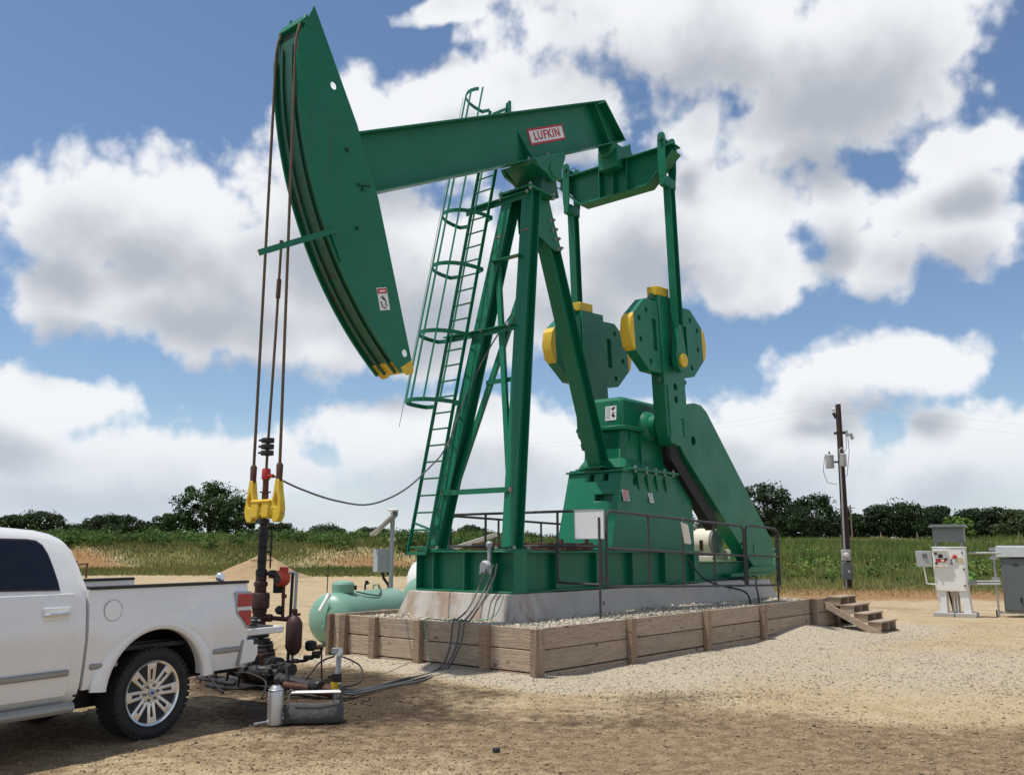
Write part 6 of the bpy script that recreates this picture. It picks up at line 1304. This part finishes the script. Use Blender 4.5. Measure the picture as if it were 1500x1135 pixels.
MB().tube([(0, -.7, .405), (0, .7, .405)], .05, 10).lathe([(.05, -.16), (.15, -.1), (.16, 0), (.15, .1), (.05, .16)], (0, 0, .405), (0, 1, 0), 16).build('rear_axle', 'underbody', tr_)
for s in (-1, 1): MB().tube([(-3.05, s*.98, .40), (-.80, s*.98, .40)], .045, 10).build('running_board', 'trim', tr_)
# bits lying on the lowered tailgate
hb = thing('tool_case', 'dark open tool tray resting on the lowered truck tailgate', 'tool tray', tr_.matrix_basis @ V3((1.38, -.52, .882)), math.pi/2-TA)
MB().box((-.18, -.12, 0), (.18, .16, .03)).box((-.18, -.12, .031), (-.165, .16, .09)).box((.165, -.12, .031), (.18, .16, .09)).build('tray', 'blackplastic', hb, .005)
MB().tube([(-.16, .0, .10), (.15, .05, .10)], .012, 6).tube([(-.08, .05, .07), (.22, -.12, .05)], .010, 6).build('tool_handle', 'steel', hb)
rg = thing('chrome_ring', 'small round chrome reflector standing just inside the near bed rail of the truck', 'reflector', tr_.matrix_basis @ V3((.80, -.86, 1.37)), math.pi/2-TA)
MB().lathe([(.045, 0), (.05, .03), (.035, .05)], (0, .0, .05), (0, -1, .2), 18).build('reflector', 'chrome', rg); MB().tube([(0, 0, 0), (0, 0, .05)], .012, 6).build('stem', 'steel', rg)
# ---- wheels
def wheel(parent, loc, rot):
    m = MB().lathe([(.280, -.10), (.30, -.126), (.345, -.143), (.375, -.138), (.396, -.116), (.400, -.085), (.400, .085), (.396, .116), (.375, .138), (.345, .143), (.30, .126), (.280, .10)], (0, 0, 0), (0, 1, 0), 72)
    for k in range(44):
        a = 2*math.pi*k/44
        for y, da in ((-.112, 0), (-.048, .04), (.02, .09), (.075, .03), (.118, .06)):
            c = V3((math.cos(a+da)*.399, y, math.sin(a+da)*.399)); R_ = Matrix.Rotation(-(a+da), 3, 'Y')
            m.cbox(c, (.011, .047, .042), R_)
        c = V3((math.cos(a)*.388, -.124, math.sin(a)*.388)); m.cbox(c, (.022, .010, .020 if k % 2 else .032), Matrix.Rotation(-a, 3, 'Y'))
    w_ = m.build('wheel', 'tyre', parent, smooth=40, loc=loc, rot=rot)
    MB().torus((0, -.136, 0), (0, 1, 0), .33, .004, 64, 5).torus((0, -.128, 0), (0, 1, 0), .302, .005, 64, 5).build('sidewall_rib', 'tyre', w_)
    r = MB().lathe([(.20, .09), (.245, .08), (.25, -.06), (.258, -.085), (.272, -.118), (.266, -.128), (.250, -.118), (.240, -.09), (.232, -.05), (.228, .07)], (0, 0, 0), (0, 1, 0), 64)
    r.lathe([(.001, -.100), (.040, -.100), (.084, -.098), (.094, -.085), (.094, -.03)], (0, 0, 0), (0, 1, 0), 32)
    rim = r.build('rim', 'chrome', w_, smooth=35)
    sp = MB()
    for k in range(8):
        a = 2*math.pi*k/8+.22
        for d in (-1, 1):
            p = V3((math.cos(a+d*.27)*.075, -.088, math.sin(a+d*.27)*.075)); q_ = V3((math.cos(a+d*.125)*.252, -.104, math.sin(a+d*.125)*.252))
            sp.bar(p, q_, .030, .026, (0, -1, 0))
        p = V3((math.cos(a)*.225, -.106, math.sin(a)*.225)); sp.cbox(p, (.055, .022, .058), Matrix.Rotation(-a, 3, 'Y')); p = V3((math.cos(a)*.10, -.09, math.sin(a)*.10)); sp.cbox(p, (.03, .02, .05), Matrix.Rotation(-a, 3, 'Y'))
    sp.build('spokes', 'chrome', w_, .007, 40, 2)
    for k in range(6): a = 2*math.pi*k/6+.3; MB().lathe([(.013, 0), (.013, .012), (.008, .018)], (math.cos(a)*.062, -.098, math.sin(a)*.062), (0, -1, 0), 6).build('lug_nut', 'grey', w_)
    MB().lathe([(.034, 0), (.032, .012), (.02, .016)], (0, -.100, 0), (0, -1, 0), 24).build('centre_cap', 'greybox', w_)
    ov = MB().lathe([(.022, 0), (.021, .003)], (0, 0, 0), (0, -1, 0), 24).build('badge', 'bluep', w_, loc=(0, -.117, 0)); ov.scale = (1, 1, .5)
    for ch in w_.children:
        if ch.name.split('.')[0] != 'sidewall_rib': ch.scale = (1.075*ch.scale[0], 1.02, 1.075*ch.scale[2])
    MB().lathe([(.19, -.02), (.19, .02)], (0, .0, 0), (0, 1, 0), 32).lathe([(.228, .03), (.228, .07)], (0, 0, 0), (0, 1, 0), 32).build('brake_disc', 'underbody', w_)
    return w_
w0 = wheel(tr_, (.02, -.835, .405), (0, .15, 0))
for loc, rot in (((.02, .835, .405), (0, 0, math.pi)), ((-3.66, -.835, .405), (0, .5, 0)), ((-3.66, .835, .405), (0, 0, math.pi))):
    c = inst(w0, tr_, loc, rot)
    for ch in list(w0.children): d = inst(ch, c, ch.location, ch.rotation_euler); d.scale = ch.scale
